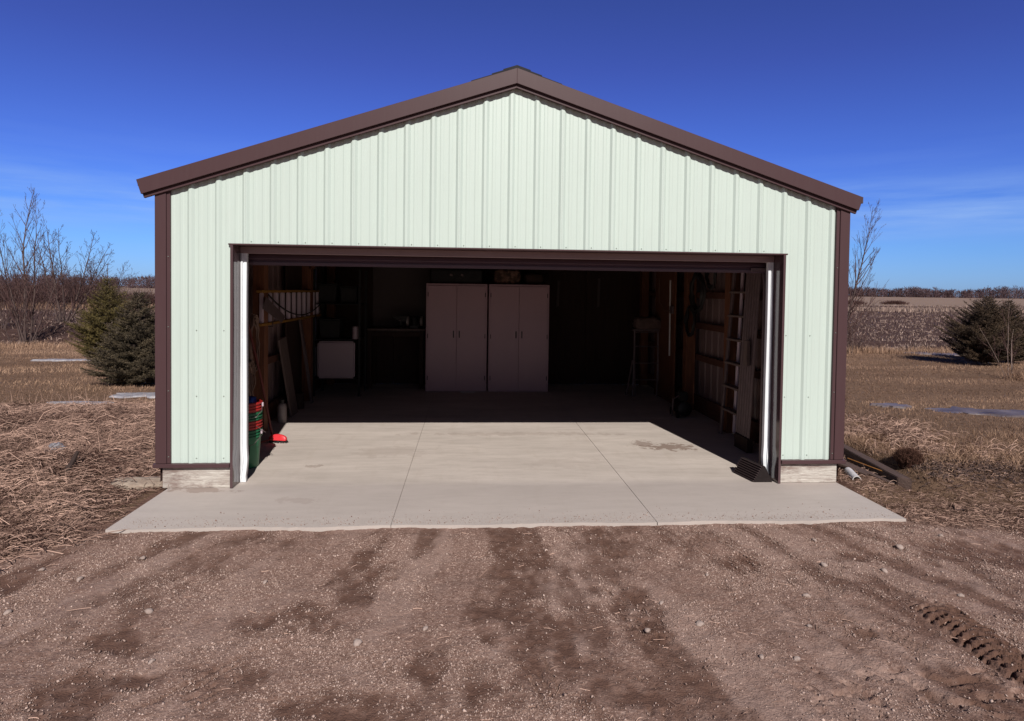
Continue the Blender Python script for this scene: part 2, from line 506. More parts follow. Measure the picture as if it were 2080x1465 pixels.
class MB:
    def __init__(s):
        s.v, s.f = [], []
    def add(s, vs, fs):
        k = len(s.v)
        s.v += [tuple(p) for p in vs]
        s.f += [tuple(i + k for i in f) for f in fs]
        return s
    def box(s, x0, x1, y0, y1, z0, z1):
        return s.hexa([(x0, y0, z0), (x1, y0, z0), (x1, y1, z0), (x0, y1, z0), (x0, y0, z1), (x1, y0, z1), (x1, y1, z1), (x0, y1, z1)])
    def hexa(s, p):
        return s.add(p, [(0, 3, 2, 1), (4, 5, 6, 7), (0, 1, 5, 4), (1, 2, 6, 5), (2, 3, 7, 6), (3, 0, 4, 7)])
    def beam(s, a, b, w, h, up=(0, 0, 1)):
        a, b = Vector(a), Vector(b)
        d = (b - a).normalized()
        u = Vector(up)
        sd = d.cross(u)
        if sd.length < 1e-4:
            sd = d.cross(Vector((1, 0, 0)))
        sd.normalize()
        u = sd.cross(d)
        p = []
        for q in (a, b):
            for i, j in ((-1, -1), (1, -1), (1, 1), (-1, 1)):
                p.append(q + sd * (i * w / 2) + u * (j * h / 2))
        return s.add(p, [(0, 1, 2, 3), (7, 6, 5, 4), (0, 4, 5, 1), (1, 5, 6, 2), (2, 6, 7, 3), (3, 7, 4, 0)])
    def tube(s, pts, rad, n=8, cap=True):
        pts = [Vector(p) for p in pts]
        if not isinstance(rad, (list, tuple)):
            rad = [rad] * len(pts)
        k = len(s.v)
        ref = None
        for i, p in enumerate(pts):
            d = (pts[min(i + 1, len(pts) - 1)] - pts[max(i - 1, 0)])
            d.normalize()
            if ref is None:
                ref = d.orthogonal().normalized()
            ref = (ref - d * ref.dot(d))
            if ref.length < 1e-5:
                ref = d.orthogonal()
            ref.normalize()
            c = d.cross(ref)
            for j in range(n):
                a = 2 * PI * j / n
                s.v.append(tuple(p + (ref * math.cos(a) + c * math.sin(a)) * rad[i]))
        for i in range(len(pts) - 1):
            for j in range(n):
                a, b = k + i * n + j, k + i * n + (j + 1) % n
                s.f.append((a, b, b + n, a + n))
        if cap:
            s.f.append(tuple(k + j for j in reversed(range(n))))
            e = k + (len(pts) - 1) * n
            s.f.append(tuple(e + j for j in range(n)))
        return s
    def lathe(s, prof, n=24, c=(0, 0, 0), sx=1, sy=1):
        k = len(s.v)
        for r, z in prof:
            for j in range(n):
                a = 2 * PI * j / n
                s.v.append((c[0] + r * sx * math.cos(a), c[1] + r * sy * math.sin(a), c[2] + z))
        for i in range(len(prof) - 1):
            for j in range(n):
                a, b = k + i * n + j, k + i * n + (j + 1) % n
                s.f.append((a, b, b + n, a + n))
        return s
    def prism(s, poly, fn0, fn1):
        """poly of 2d points, fn maps 2d->3d for each end"""
        n = len(poly)
        a = [fn0(p) for p in poly]
        b = [fn1(p) for p in poly]
        return s.add(a + b, [tuple(reversed(range(n))), tuple(range(n, 2 * n))] + [(i, (i + 1) % n, n + (i + 1) % n, n + i) for i in range(n)])
    def build(s, name, mat, parent=None, bevel=0.0, smooth=False, segs=1):
        me = bpy.data.meshes.new(name)
        me.from_pydata(s.v, [], s.f)
        bm = bmesh.new()
        bm.from_mesh(me)
        bmesh.ops.recalc_face_normals(bm, faces=bm.faces)
        if bevel:
            bmesh.ops.bevel(bm, geom=[e for e in bm.edges if len(e.link_faces) == 2 and e.calc_face_angle(0) > 0.5], offset=bevel, segments=segs, affect='EDGES', clamp_overlap=True)
        if smooth:
            for f in bm.faces:
                f.smooth = True
            for e in bm.edges:
                if len(e.link_faces) == 2 and e.calc_face_angle(0) > 0.7:
                    e.smooth = False
        bm.to_mesh(me)
        bm.free()
        me.materials.append(mat)
        o = bpy.data.objects.new(name, me)
        COL.objects.link(o)
        if parent is not None:
            o.parent = parent
        return o

def tag(o, label=None, cat=None, group=None, kind=None):
    if label: o['label'] = label
    if cat: o['category'] = cat
    if group: o['group'] = group
    if kind: o['kind'] = kind
    return o

def empty(name, loc=(0, 0, 0), rz=0.0):
    o = bpy.data.objects.new(name, None)
    COL.objects.link(o)
    o.location = loc
    o.rotation_euler = (0, 0, rz)
    o.empty_display_size = 0.2
    return o

def copy_tree(o, parent=None):
    c = o.copy()
    COL.objects.link(c)
    c.parent = parent
    for ch in [x for x in o.children]:
        copy_tree(ch, c)
    return c

# numpy value noise
def _hash(ix, iy, seed):
    h = (ix.astype(np.int64) * 374761393 + iy.astype(np.int64) * 668265263 + seed * 1442695041) & 0x7fffffff
    h = ((h ^ (h >> 13)) * 1274126177) & 0x7fffffff
    return ((h ^ (h >> 16)) & 0xffff) / 65535.0
def vnoise(x, y, seed=0):
    ix, iy = np.floor(x), np.floor(y)
    fx, fy = x - ix, y - iy
    fx = fx * fx * (3 - 2 * fx)
    fy = fy * fy * (3 - 2 * fy)
    a, b = _hash(ix, iy, seed), _hash(ix + 1, iy, seed)
    c, d = _hash(ix, iy + 1, seed), _hash(ix + 1, iy + 1, seed)
    return (a * (1 - fx) + b * fx) * (1 - fy) + (c * (1 - fx) + d * fx) * fy
def fbm(x, y, seed=0, oct=4):
    t, am, tot = 0, 1.0, 0
    for i in range(oct):
        t = t + am * vnoise(x * 2 ** i, y * 2 ** i, seed + i * 17)
        tot += am
        am *= 0.5
    return t / tot
def sstep(a, b, x):
    t = np.clip((x - a) / (b - a), 0, 1)
    return t * t * (3 - 2 * t)

# ------------------------------------------------------------------ terrain
MUD = [(-0.14, -2.03, 0.25, 0.88), (-0.03, -1.37, 0.27, 0.39), (0.52, -2.17, 0.14, 0.39), (0.42, -2.80, 0.25, 0.25), (-1.03, -1.69, 0.17, 0.40),
       (-0.92, -2.87, 0.36, 0.19), (-2.04, -2.75, 0.26, 0.19), (-0.38, -2.83, 0.28, 0.2), (-1.55, -2.64, 0.18, 0.15), (0.63, -1.15, 0.14, 0.31),
       (-1.31, -2.18, 0.23, 0.20), (-0.64, -2.49, 0.14, 0.17), (1.72, -2.42, 0.22, 0.09), (2.0, -2.95, 0.22, 0.21), (1.39, -1.58, 0.20, 0.16),
       (0.09, -2.52, 0.10, 0.25), (-2.12, -2.33, 0.27, 0.11), (2.2, -1.5, 0.18, 0.06), (3.2, -1.5, 0.5, 0.25), (-3.3, -1.6, 0.5, 0.2)]
GROOVES = [((0.61, -0.92), (0.66, -1.44), 4, 0.05), ((1.19, -0.99), (1.56, -1.90), 6, 0.045), ((1.63, -2.20), (1.90, -2.60), 5, 0.04),
           ((0.47, -1.75), (0.60, -2.45), 4, 0.05), ((0.41, -2.62), (0.37, -3.1), 4, 0.06), ((-1.34, -2.45), (-1.76, -2.95), 5, 0.05),
           ((-0.10, -2.4), (-0.02, -2.9), 3, 0.05)]

def mud_mask(x, y):
    m = np.zeros_like(x)
    wx = x + (fbm(x * 3, y * 3, 3, 3) - 0.5) * 0.22
    wy = y + (fbm(x * 3, y * 3, 9, 3) - 0.5) * 0.30
    for cx, cy, rx, ry in MUD:
        d = ((wx - cx) / (rx * 1.25)) ** 2 + ((wy - cy) / (ry * 1.25)) ** 2
        m = np.maximum(m, 1 - d)
    fan = x / (1 + 0.20 * np.clip(-0.9 - y, 0, 3))
    st = fbm(fan * 6.0, y * 0.9, 33, 4)
    hf = fbm(x * 11, y * 8, 21, 5) - 0.5
    m = sstep(0.05, 0.75, m * 0.75 + (st - 0.5) * 1.3 + hf * 1.6)
    s = sstep(0.50, 0.72, st + hf * 0.45)
    m = np.maximum(m, 0.85 * s)
    return m * (0.70 + 0.30 * sstep(0.35, 0.55, fbm(x * 26, y * 20, 43, 3)))

def dust_mask(x, y):
    """pale, dry compacted strips between the ruts"""
    fan = x / (1 + 0.20 * np.clip(-0.9 - y, 0, 3))
    a = fbm(fan * 3.2 + 11, y * 0.7, 151, 4)
    return sstep(0.46, 0.68, a + (fbm(x * 9, y * 6, 157, 4) - 0.5) * 0.5)

def tread(x, y):
    """ruts pressed by tyres: returns (height, mud)"""
    h = np.zeros_like(x)
    md = np.zeros_like(x)
    for (a, b, n, sp) in GROOVES:
        ax, ay = a
        dx, dy = b[0] - ax, b[1] - ay
        L = math.hypot(dx, dy)
        dx, dy = dx / L, dy / L
        t = (x - ax) * dx + (y - ay) * dy
        s = -(x - ax) * dy + (y - ay) * dx
        s = s + (fbm(x * 5, y * 5, 55, 2) - 0.5) * 0.02
        w = sstep(-0.05, 0.06, t) * sstep(L + 0.05, L - 0.06, t)
        half = n * sp / 2
        inside = sstep(half + 0.01, half - 0.01, np.abs(s)) * w
        g = np.cos(2 * PI * s / sp)
        br = sstep(0.42, 0.56, fbm(x * 9, y * 9, 77, 3))
        h -= inside * br * (sstep(0.35, 0.85, g) * 0.020)
        md = np.maximum(md, inside * 0.4 * br)
    # the cleated track at the right
    cx = 2.26 + 0.03 * np.sin(y * 2.0)
    s = x - cx
    w = sstep(-2.08, -2.20, y)
    inside = sstep(0.135, 0.105, np.abs(s) + (fbm(x * 12, y * 12, 91, 2) - 0.5) * 0.05) * w
    jx = (fbm(x * 14, y * 14, 111, 2) - 0.5) * 0.03
    ch = np.cos(2 * PI * (y + jx + 0.5 * np.abs(s)) / 0.056) + 0.8 * np.cos(2 * PI * (s + jx * 0.8) / 0.046)
    br = fbm(x * 20, y * 20, 101, 3)
    cut = sstep(0.52, 0.80, ch * 0.45 + br)
    h += inside * (0.016 - 0.050 * cut)
    md = np.maximum(md, inside)
    # loose clods south of it
    w2 = sstep(-2.62, -2.8, y) * sstep(0.95, 1.3, x) * sstep(2.5, 2.3, x)
    h -= w2 * 0.022 * sstep(0.58, 0.66, fbm(x * 16 + y * 6, y * 16, 141, 3))
    return h, md

def zone_straw(x, y):
    """litter of dead grass creeping over the gravel from both sides"""
    e = (fbm(x * 2.2, y * 2.2, 61, 3) - 0.5)
    l = sstep(-0.25, 0.5, (-x - 3.05) * 0.9 + (y + 1.25) * 0.7 + e * 1.0)
    r = sstep(-0.2, 0.4, (x - 3.3) * 0.7 + (y + 1.0) * 1.0 + e * 1.0)
    return np.maximum(l * (x < -1.5), r * (x > 1.5)) * (y > -2.6)

def ground_z(x, y, fine=True):
    x = np.asarray(x, float)
    y = np.asarray(y, float)
    z = np.full_like(x, -0.045)
    z = z + (fbm(x * 0.9, y * 0.9, 5, 3) - 0.5) * 0.05 * sstep(0.5, 2.5, np.maximum(np.abs(x) - 2.9, -0.9 - y))
    z = z + 0.022 * sstep(-1.7, -1.0, y) * sstep(-0.6, -0.8, y) * sstep(3.6, 3.2, np.abs(x))
    # banks beside the shed
    z = z + 0.10 * sstep(-3.3, -4.2, x) * sstep(-1.2, 0.6, y) * sstep(4.2, 2.6, y) * (0.5 + fbm(x * 1.4, y * 1.4, 8, 3))
    z = z + 0.15 * sstep(3.72, 3.95, x) * sstep(-0.7, 0.3, y) * sstep(5.0, 1.5, y) * sstep(9, 5.5, x)
    z = z + 0.06 * sstep(3.02, 3.10, x) * sstep(-0.5, -0.1, y) * sstep(3.72, 3.5, x) * sstep(3, 1, y)
    # rolling lawn
    z = z + (fbm(x * 0.35, y * 0.35, 15, 3) - 0.5) * 0.10 * sstep(2, 6, y) * sstep(3, 6, np.abs(x))
    # plowed field
    fl = sstep(13.2, 14.2, y)
    z = z + fl * ((fbm(x * 0.8, y * 2.2, 25, 4) - 0.5) * 0.28 + 0.04) * sstep(90, 40, y)
    z = z + fl * 0.38 * sstep(-4, -12, x) * sstep(13.2, 16.5, y) * sstep(40, 25, y)
    # far land rises a little
    z = z + 0.9 * sstep(110, 330, y)
    if fine:
        z = z + (fbm(x * 6, y * 6, 31, 4) - 0.5) * 0.022
        z = z + (fbm(x * 32, y * 32, 35, 3) - 0.5) * 0.010 * sstep(0.2, -0.4, y)
    return z

def axis(lo, hi, step, far_lo, far_hi, g):
    c = list(np.arange(lo, hi + 1e-6, step))
    s, p = step, hi
    while p < far_hi:
        s *= g
        p += s
        c.append(p)
    s, p = step, lo
    l = []
    while p > far_lo:
        s *= g
        p -= s
        l.append(p)
    return np.array(l[::-1] + c)

def build_ground():
    xs = axis(-3.6, 3.6, 0.0145, -900, 900, 1.085)
    xs = np.concatenate([xs[xs < 2.08], np.arange(2.08, 2.46, 0.0062), xs[xs > 2.461]])
    y1 = axis(-3.25, -0.80, 0.0145, -40, -0.80, 1.25)
    y1 = np.concatenate([y1[y1 < -3.1], np.arange(-3.1, -2.02, 0.0075), y1[y1 > -2.018]])
    y1 = y1[y1 <= -0.799]
    y2 = axis(-0.75, 5.0, 0.05, -0.76, 900, 1.06)
    y2 = y2[y2 >= -0.751]
    ys = np.concatenate([y1, y2])
    X, Y = np.meshgrid(xs, ys)
    Z = ground_z(X, Y)
    mud = mud_mask(X, Y)
    th, tm = tread(X, Y)
    front = sstep(-0.85, -1.0, Y)
    Z += th * front - 0.008 * mud * front
    mud = np.maximum(mud, tm)
    inside = (np.abs(X) < 2.88) & (Y > -0.82) & (Y < 6.15)
    Z[inside] = -0.28
    # keep soil below the slab edge along its front and sides
    near = (np.abs(X) < 2.99) & (Y > -0.955) & (~inside)
    Z[near] = np.minimum(Z[near], -0.02)
    st = zone_straw(X, Y)
    nx, ny = len(xs), len(ys)
    idx = np.arange(nx * ny).reshape(ny, nx)
    F = np.stack([idx[:-1, :-1], idx[:-1, 1:], idx[1:, 1:], idx[1:, :-1]], -1).reshape(-1, 4)
    V = np.stack([X, Y, Z], -1).reshape(-1, 3)
    cx = V[F].mean(1)
    fx, fy = cx[:, 0], cx[:, 1]
    n = (fbm(fx * 0.8, fy * 0.8, 71, 3) - 0.5)
    drive = fy < -0.72 - 0.05 * np.maximum(np.abs(fx) - 3, 0) + n * 0.5 * (np.abs(fx) > 3.1)
    drive |= (np.abs(fx) < 3.1) & (fy < 6.2)
    field = (fy > 13.4 + n * 1.2) & (fy < 95 + 10 * n)
    farf = fy >= 95 + 10 * n
    lawn = ~(drive | field | farf)
    mk = np.stack([mud, st, dust_mask(X, Y), st * 0 + 1], -1).reshape(-1, 4)
    for nm, sel, mt in (('gravel_driveway', drive, 'gravel'), ('lawn', lawn, 'lawn'), ('plowed_field', field, 'field'), ('far_field', farf, 'far_field')):
        f = F[sel]
        u, inv = np.unique(f, return_inverse=True)
        o = mesh_np(nm, V[u], inv.reshape(f.shape), M(mt), smooth=True)
        o['kind'] = 'structure'
        if nm == 'gravel_driveway':
            at = o.data.attributes.new('mask', 'FLOAT_COLOR', 'POINT')
            at.data.foreach_set('color', mk[u].astype(np.float32).ravel())
build_ground()

# ------------------------------------------------------------------ concrete floor and apron
J1, J2 = -0.967, 1.041
slab = empty('concrete_slab')
slab['kind'] = 'structure'
MB().box(-2.95, 2.95, -0.86, 6.1, -0.14, -0.008).build('slab_base', M('joint'), slab)
def slab_piece(x0, x1, y0, y1, front=False):
    m = MB()
    n = max(2, int((x1 - x0) / 0.06)) if front else 2
    top, bot = [], []
    for i in range(n + 1):
        x = x0 + (x1 - x0) * i / n
        yy = y0
        if front:
            yy = y0 + 0.012 * math.sin(x * 5.1) + random.uniform(-0.006, 0.006)
        m.v += [(x, yy, 0.0), (x, y1, 0.0), (x, yy - 0.004, -0.10), (x, y1, -0.10)]
    for i in range(n):
        a, b = 4 * i, 4 * (i + 1)
        m.f += [(a, b, b + 1, a + 1), (a, a + 2, b + 2, b), (a + 1, b + 1, b + 3, a + 3), (a + 2, a + 3, b + 3, b + 2)]
    m.f += [(0, 1, 3, 2), (4 * n, 4 * n + 2, 4 * n + 3, 4 * n + 1)]
    o = m.build('slab_section', M('concrete'), slab)
    return o
g_ = 0.0022
for (a, b) in ((-2.985, J1 - g_), (J1 + g_, J2 - g_), (J2 + g_, 3.035)):
    slab_piece(a, b, -0.925, 2.9, True)
    slab_piece(a, b, 2.907, 6.1, False)

# ------------------------------------------------------------------ the shed
shed = empty('garage')
tag(shed, 'pale green ribbed steel garage with brown trim, its wide door rolled open', 'garage')
WX, WY1 = 3.06, 6.12            # half width, back wall
SL, AX, AZ = 0.329, -0.012, 3.69
CS = math.cos(math.atan(SL))
DL, DR, DH = -2.455, 2.478, 2.110   # outer edges of the door opening
def roof_z(x):
    return AZ - SL * abs(x - AX)

RIB0, PITCH = -2.792, 0.2286
def profile(lo, hi, origin, skip=()):
    """breakpoints (pos, depth) of a ribbed steel sheet between lo and hi"""
    pts = []
    k0 = int(math.floor((lo - origin) / PITCH)) - 1
    k1 = int(math.ceil((hi - origin) / PITCH)) + 1
    for k in range(k0, k1 + 1):
        c = origin + k * PITCH
        for d, h in ((-0.031, 0), (-0.026, 0.004), (-0.012, 0.0165), (0.010, 0.0165), (0.026, 0.004), (0.031, 0)):
            pts.append((c + d, h))
        for q in (0.076, 0.152):
            for d, h in ((-0.019, 0), (-0.010, 0.0032), (0.010, 0.0032), (0.019, 0)):
                pts.append((c + q + d, h))
    allp = sorted(pts)
    def at(x):
        for a, b in zip(allp[:-1], allp[1:]):
            if a[0] <= x <= b[0]:
                t = (x - a[0]) / max(b[0] - a[0], 1e-9)
                return a[1] + t * (b[1] - a[1])
        return 0.0
    return sorted([(lo, at(lo))] + [p for p in pts if lo + 1e-4 < p[0] < hi - 1e-4] + [(hi, at(hi))])

def front_sheet(lo, hi):
    m = MB()
    cuts = sorted(set([lo, hi] + [c for c in (DL, DR, AX) if lo + 0.01 < c < hi - 0.01]))
    for a, b in zip(cuts[:-1], cuts[1:]):
        mid = (a + b) / 2
        zb = DH if DL < mid < DR else 0.215
        pr = profile(a, b, RIB0)
        k = len(m.v)
        for x, h in pr:
            zt = roof_z(x) - 0.150 / CS
            m.v += [(x, -h, zb), (x, -h, zt)]
        for i in range(len(pr) - 1):
            q = k + 2 * i
            m.f.append((q, q + 2, q + 3, q + 1))
    me = bpy.data.meshes.new('wall_panel')
    me.from_pydata(m.v, [], m.f)
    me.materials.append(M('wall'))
    o = bpy.data.objects.new('wall_panel', me)
    COL.objects.link(o)
    o.parent = shed
    return o
edges = [-2.96, RIB0 + 2 * PITCH] + [RIB0 + k * PITCH for k in (6, 10, 14, 18, 22)] + [2.975]
for a, b in zip(edges[:-1], edges[1:]):
    front_sheet(a + 0.0006, b)

# side and back walls of the same sheet
def side_sheet(lo, hi):
    pr = profile(lo, hi, 0.1)
    v, f = [], []
    for x, h in pr:
        v += [(h, x, 0.0), (h, x, 2.5)]
    for i in range(len(pr) - 1):
        q = 2 * i
        f.append((q, q + 2, q + 3, q + 1))
    me = bpy.data.meshes.new('wall_panel')
    me.from_pydata(v, [], f)
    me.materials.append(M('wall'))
    return me
side_mesh = side_sheet(-0.001, 4 * PITCH + 0.001)
side_last = side_sheet(-0.001, 6.11 - 0.02 - 24 * PITCH)
for k in range(7):
    for sgn in (-1, 1):
        me = side_mesh
        y0_, y1_ = 0.02 + 4 * PITCH * k, 0.02 + 4 * PITCH * (k + 1)
        if k == 6:
            me, y1_ = side_last, 6.11
        o = bpy.data.objects.new('wall_panel', me)
        COL.objects.link(o)
        o.parent = shed
        o.location = (sgn * (WX + 0.0008 * (k % 2)), y0_ if sgn > 0 else y1_, 0.05)
        o.rotation_euler = (0, 0, 0 if sgn > 0 else PI)
def back_sheet(lo, hi):
    m = MB()
    cuts = sorted(set([lo, hi] + [c for c in (AX,) if lo + 0.01 < c < hi - 0.01]))
    for a, b in zip(cuts[:-1], cuts[1:]):
        pr = profile(a, b, RIB0)
        k = len(m.v)
        for x, h in pr:
            m.v += [(x, WY1 + h, 0.05), (x, WY1 + h, roof_z(x) - 0.06)]
        for i in range(len(pr) - 1):
            q = k + 2 * i
            m.f.append((q, q + 1, q + 3, q + 2))
    me = bpy.data.meshes.new('wall_panel')
    me.from_pydata(m.v, [], m.f)
    me.materials.append(M('wall'))
    o = bpy.data.objects.new('wall_panel', me)
    COL.objects.link(o)
    o.parent = shed
for k in range(7):
    back_sheet(-WX + k * 2 * WX / 7 + 0.0006, -WX + (k + 1) * 2 * WX / 7)

# framing seen inside: posts, girts, sill boards, dark back lining
for sgn, ys_ in ((-1, (0.32, 2.12, 4.30, 5.98)), (1, (0.32, 2.07, 3.56, 5.98))):
    for yy in ys_:
        MB().box(sgn * 2.90 - 0.07, sgn * 2.90 + 0.07, yy - 0.07, yy + 0.07, 0.001, 2.46).build('post', M('wood_post'), shed, 0.004)
    for zz in (0.80, 1.27, 1.72, 2.2):
        if sgn < 0 and zz in (1.27, 1.72):
            continue
        MB().box(sgn * 3.0 - 0.019, sgn * 3.0 + 0.019, 0.2, 6.05, zz - 0.045, zz + 0.045).build('girt', M('wood_girt'), shed, 0.003)
    MB().box(sgn * 3.0 - 0.02, sgn * 3.0 + 0.02, 0.2, 6.05, 0.002, 0.235).build('sill_board', M('wood_girt'), shed, 0.003)
MB().box(2.80, 2.828, 3.95, 4.95, 0.002, 2.3).build('lining_board', M('wood_post'), shed, 0.003)
MB().box(-2.99, -2.962, 3.42, 4.22, 0.002, 2.3).build('lining_board', M('ply'), shed, 0.003)
for k in range(5):
    MB().box(-2.96 + k * 1.19, -2.96 + (k + 1) * 1.19 - 0.006, 6.04, 6.06, 0.002, 2.45).build('lining_board', M('ply'), shed, 0.002)
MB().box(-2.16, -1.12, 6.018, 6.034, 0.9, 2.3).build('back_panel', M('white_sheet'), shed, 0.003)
MB().beam((-2.86, 4.30, 2.05), (-2.35, 4.30, 2.45), 0.14, 0.05).build('brace', M('wood_post'), shed, 0.003)
# ceiling of dark boards under the rafters
MB().box(-3.0, 3.0, 0.34, 6.03, 2.485, 2.50).build('ceiling_liner', M('ply'), shed)
# white conduit and switch box on the right
MB().tube([(2.78, 4.1, 0.75), (2.78, 4.12, 1.95)], 0.013, 8).build('conduit', M('pvc'), shed, smooth=True)
MB().box(2.76, 2.798, 3.98, 4.08, 1.42, 1.54).build('switch_box', M('alum_dull'), shed, 0.004)

# roof
for sgn in (-1, 1):
    ex = 3.19
    x1 = AX + sgn * ex
    p = []
    for yy in (-0.06, 6.25):
        for dz in (-0.05, 0.0):
            p.append((AX, yy, AZ + dz))
            p.append((x1, yy, AZ - SL * ex + dz))
    v = [p[0], p[1], p[5], p[4], p[2], p[3], p[7], p[6]]
    MB().hexa(v).build('roof_panel', M('roof'), shed)
# ridge vent (two thin stepped leaves)
for sgn in (-1, 1):
    for w_, z0, z1 in ((0.40, 0.006, 0.014), (0.22, 0.0145, 0.023), (0.12, 0.0235, 0.032)):
        m = MB()
        a, b = AX, AX + sgn * w_
        v = []
        for yy in (-0.055, 6.2):
            v += [(a, yy, AZ + z0), (b, yy, AZ - SL * w_ + z0), (b, yy, AZ - SL * w_ + z1), (a, yy, AZ + z1)]
        m.add(v, [(0, 1, 2, 3), (7, 6, 5, 4), (0, 4, 5, 1), (1, 5, 6, 2), (2, 6, 7, 3), (3, 7, 4, 0)])
        m.build('ridge_vent', M('vent'), shed)

# rake fascia, soffit and the small trim beneath it
def rake(sgn, w0, w1, y0, y1, ulen, name, mat, bev=0.0):
    """bar along one slope; w is measured downward, square to the slope"""
    d = Vector((sgn * CS, 0, -SL * CS))
    nrm = Vector((-sgn * SL * CS, 0, -CS))     # downwards, square to the slope
    apex = Vector((AX, 0, AZ))
    def at_top(w):                               # mitre on the plane x = AX
        q = apex + nrm * w
        t = (AX - q.x) / d.x
        return q + d * t
    def at_end(w):
        return apex + nrm * w + d * ulen
    vs = []
    for yy in (y0, y1):
        for q in (at_top(w0), at_end(w0), at_end(w1), at_top(w1)):
            vs.append((q.x, yy, q.z))
    return MB().add(vs, [(0, 1, 2, 3), (7, 6, 5, 4), (0, 4, 5, 1), (1, 5, 6, 2), (2, 6, 7, 3), (3, 7, 4, 0)]).build(name, M(mat), shed, bev)
UL = 3.195 / CS
for sgn in (-1, 1):
    ul = UL - (0.015 if sgn > 0 else 0)
    rake(sgn, 0.0, 0.126, -0.078, -0.060, ul, 'fascia', 'brown', 0.002)
    rake(sgn, 0.118, 0.124, -0.0595, 0.0, ul, 'soffit', 'brown')
    rake(sgn, 0.1245, 0.158, -0.052, -0.030, ul - 0.002, 'rake_trim', 'brown', 0.002)

# corner trims, base trims, skirt boards
for sgn in (-1, 1):
    e0, e1, e2 = 3.078, 2.985, 2.955
    zt = roof_z(sgn * 3.0) - 0.14
    MB().box(*sorted((sgn * e0, sgn * e1)), -0.034, 0.10, 0.222, zt).build('corner_trim', M('brown'), shed, 0.003)
    MB().box(*sorted((sgn * (e1 - 0.0005), sgn * e2)), -0.024, 0.0, 0.222, zt).build('corner_flange', M('brown'), shed, 0.002)
for (a, b) in ((-3.095, DL - 0.002), (DR + 0.002, 3.095)):
    MB().box(a, b, -0.046, 0.01, 0.187, 0.2205).build('base_trim', M('brown'), shed, 0.003)
for (a, b) in ((-3.03, DL + 0.001), (DR - 0.001, 3.03)):
    MB().box(a, b, -0.006, 0.035, 0.002, 0.186).build('skirt_board', M('skirt'), shed, 0.003)
for sgn in (-1, 1):
    MB().box(*sorted((sgn * 3.02, sgn * 3.095)), 6.062, 6.165, 0.06, 2.52).build('corner_trim', M('brown'), shed, 0.003)
# door jambs: face, return and header
JD = 0.15
for sgn, e in ((-1, DL), (1, DR)):
    i_ = e - sgn * 0.021
    MB().box(*sorted((e + sgn * 0.002, i_)), -0.030, JD + 0.05, 0.003, DH + 0.010).build('jamb_trim', M('brown_gloss'), shed, 0.002)
MB().box(DL - 0.018, DR + 0.018, -0.0305, JD + 0.05, DH - 0.001, DH + 0.012).build('header_trim', M('brown'), shed, 0.002)
# structural boards behind the front wall so no daylight leaks in
MB().box(-3.05, DL - 0.021, 0.036, 0.24, 0.002, 2.44).build('corner_framing', M('wood_post'), shed)
MB().box(DR + 0.021, 3.05, 0.036, 0.24, 0.002, 2.44).build('corner_framing', M('wood_post'), shed)
MB().box(DL - 0.02, DR + 0.02, 0.03, 0.28, DH + 0.013, 2.48).build('header_beam', M('wood_post'), shed)

# white vinyl weather seals with a groove, bulging near the floor
def seal(sgn, inner, outer):
    m = MB()
    nz = 40
    prof = [(outer, JD), (outer - sgn * 0.012, JD - 0.010), (outer - sgn * 0.022, JD - 0.010), (outer - sgn * 0.025, JD + 0.004), (outer - sgn * 0.030, JD + 0.004),
            (outer - sgn * 0.033, JD - 0.004), (inner, JD - 0.002), (inner, JD + 0.014), (inner + sgn * 0.004, JD + 0.05), (outer, JD + 0.05)]
    k = len(prof)
    for i in range(nz + 1):
        z = 0.004 + (DH - 0.062 - 0.004) * i / nz
        wob = 0.010 * math.exp(-((z - 0.20) / 0.07) ** 2) - 0.006 * math.exp(-((z - 0.05) / 0.06) ** 2) + 0.002 * math.sin(z * 3.1)
        for q, (x, y) in enumerate(prof):
            wq = wob * (0.3 if q in (0, 9) else 1.0)
            m.v.append((x - sgn * wq, y - abs(wq) * 0.8, z))
    for i in range(nz):
        for j in range(k):
            a, b = i * k + j, i * k + (j + 1) % k
            m.f.append((a, b, b + k, a + k))
    m.f.append(tuple(range(k)))
    m.f.append(tuple(nz * k + j for j in range(k)))
    return m.build('weather_seal', M('seal'), shed, smooth=True)
seal(-1, -2.379, DL + 0.0205)
seal(1, 2.402, DR - 0.0205)
MB().box(DL + 0.021, DR - 0.021, JD - 0.006, JD + 0.04, DH - 0.062, DH - 0.0015).build('weather_seal', M('shade_vinyl'), shed, 0.003)

# the rolled up door: bottom section still hanging behind the header, the rest overhead
door = empty('overhead_door')
door.parent = shed
def door_section(y0, z0, y1, z1, name='door_section'):
    """ribbed panel between two hinge lines"""
    a, b = Vector((0, y0, z0)), Vector((0, y1, z1))
    d = (b - a)
    n = Vector((0, d.z, -d.y)).normalized()
    if n.y > 0:
        n = -n
    prof = [(0.0, 0.0), (0.05, 0.0), (0.09, 0.018), (0.44, 0.018), (0.50, 0.002), (0.56, 0.018), (0.91, 0.018), (0.95, 0.0), (1.0, 0.0), (1.0, -0.035), (0.0, -0.035)]
    pts = [a + d * t + n * h for t, h in prof]
    return MB().prism(pts, lambda p: (-2.44, p.y, p.z), lambda p: (2.46, p.y, p.z)).build(name, M('door'), door)
door_section(0.275, 1.985, 0.36, 2.215)
door_section(0.37, 2.222, 0.83, 2.30)
for k in range(3):
    door_section(0.84 + k * 0.50, 2.305 + 0.006 * k, 0.84 + k * 0.50 + 0.49, 2.31 + 0.006 * k)
MB().box(-2.43, 2.45, 0.258, 0.300, 1.950, 1.982).build('bottom_seal', M('door'), door, 0.008, segs=2)
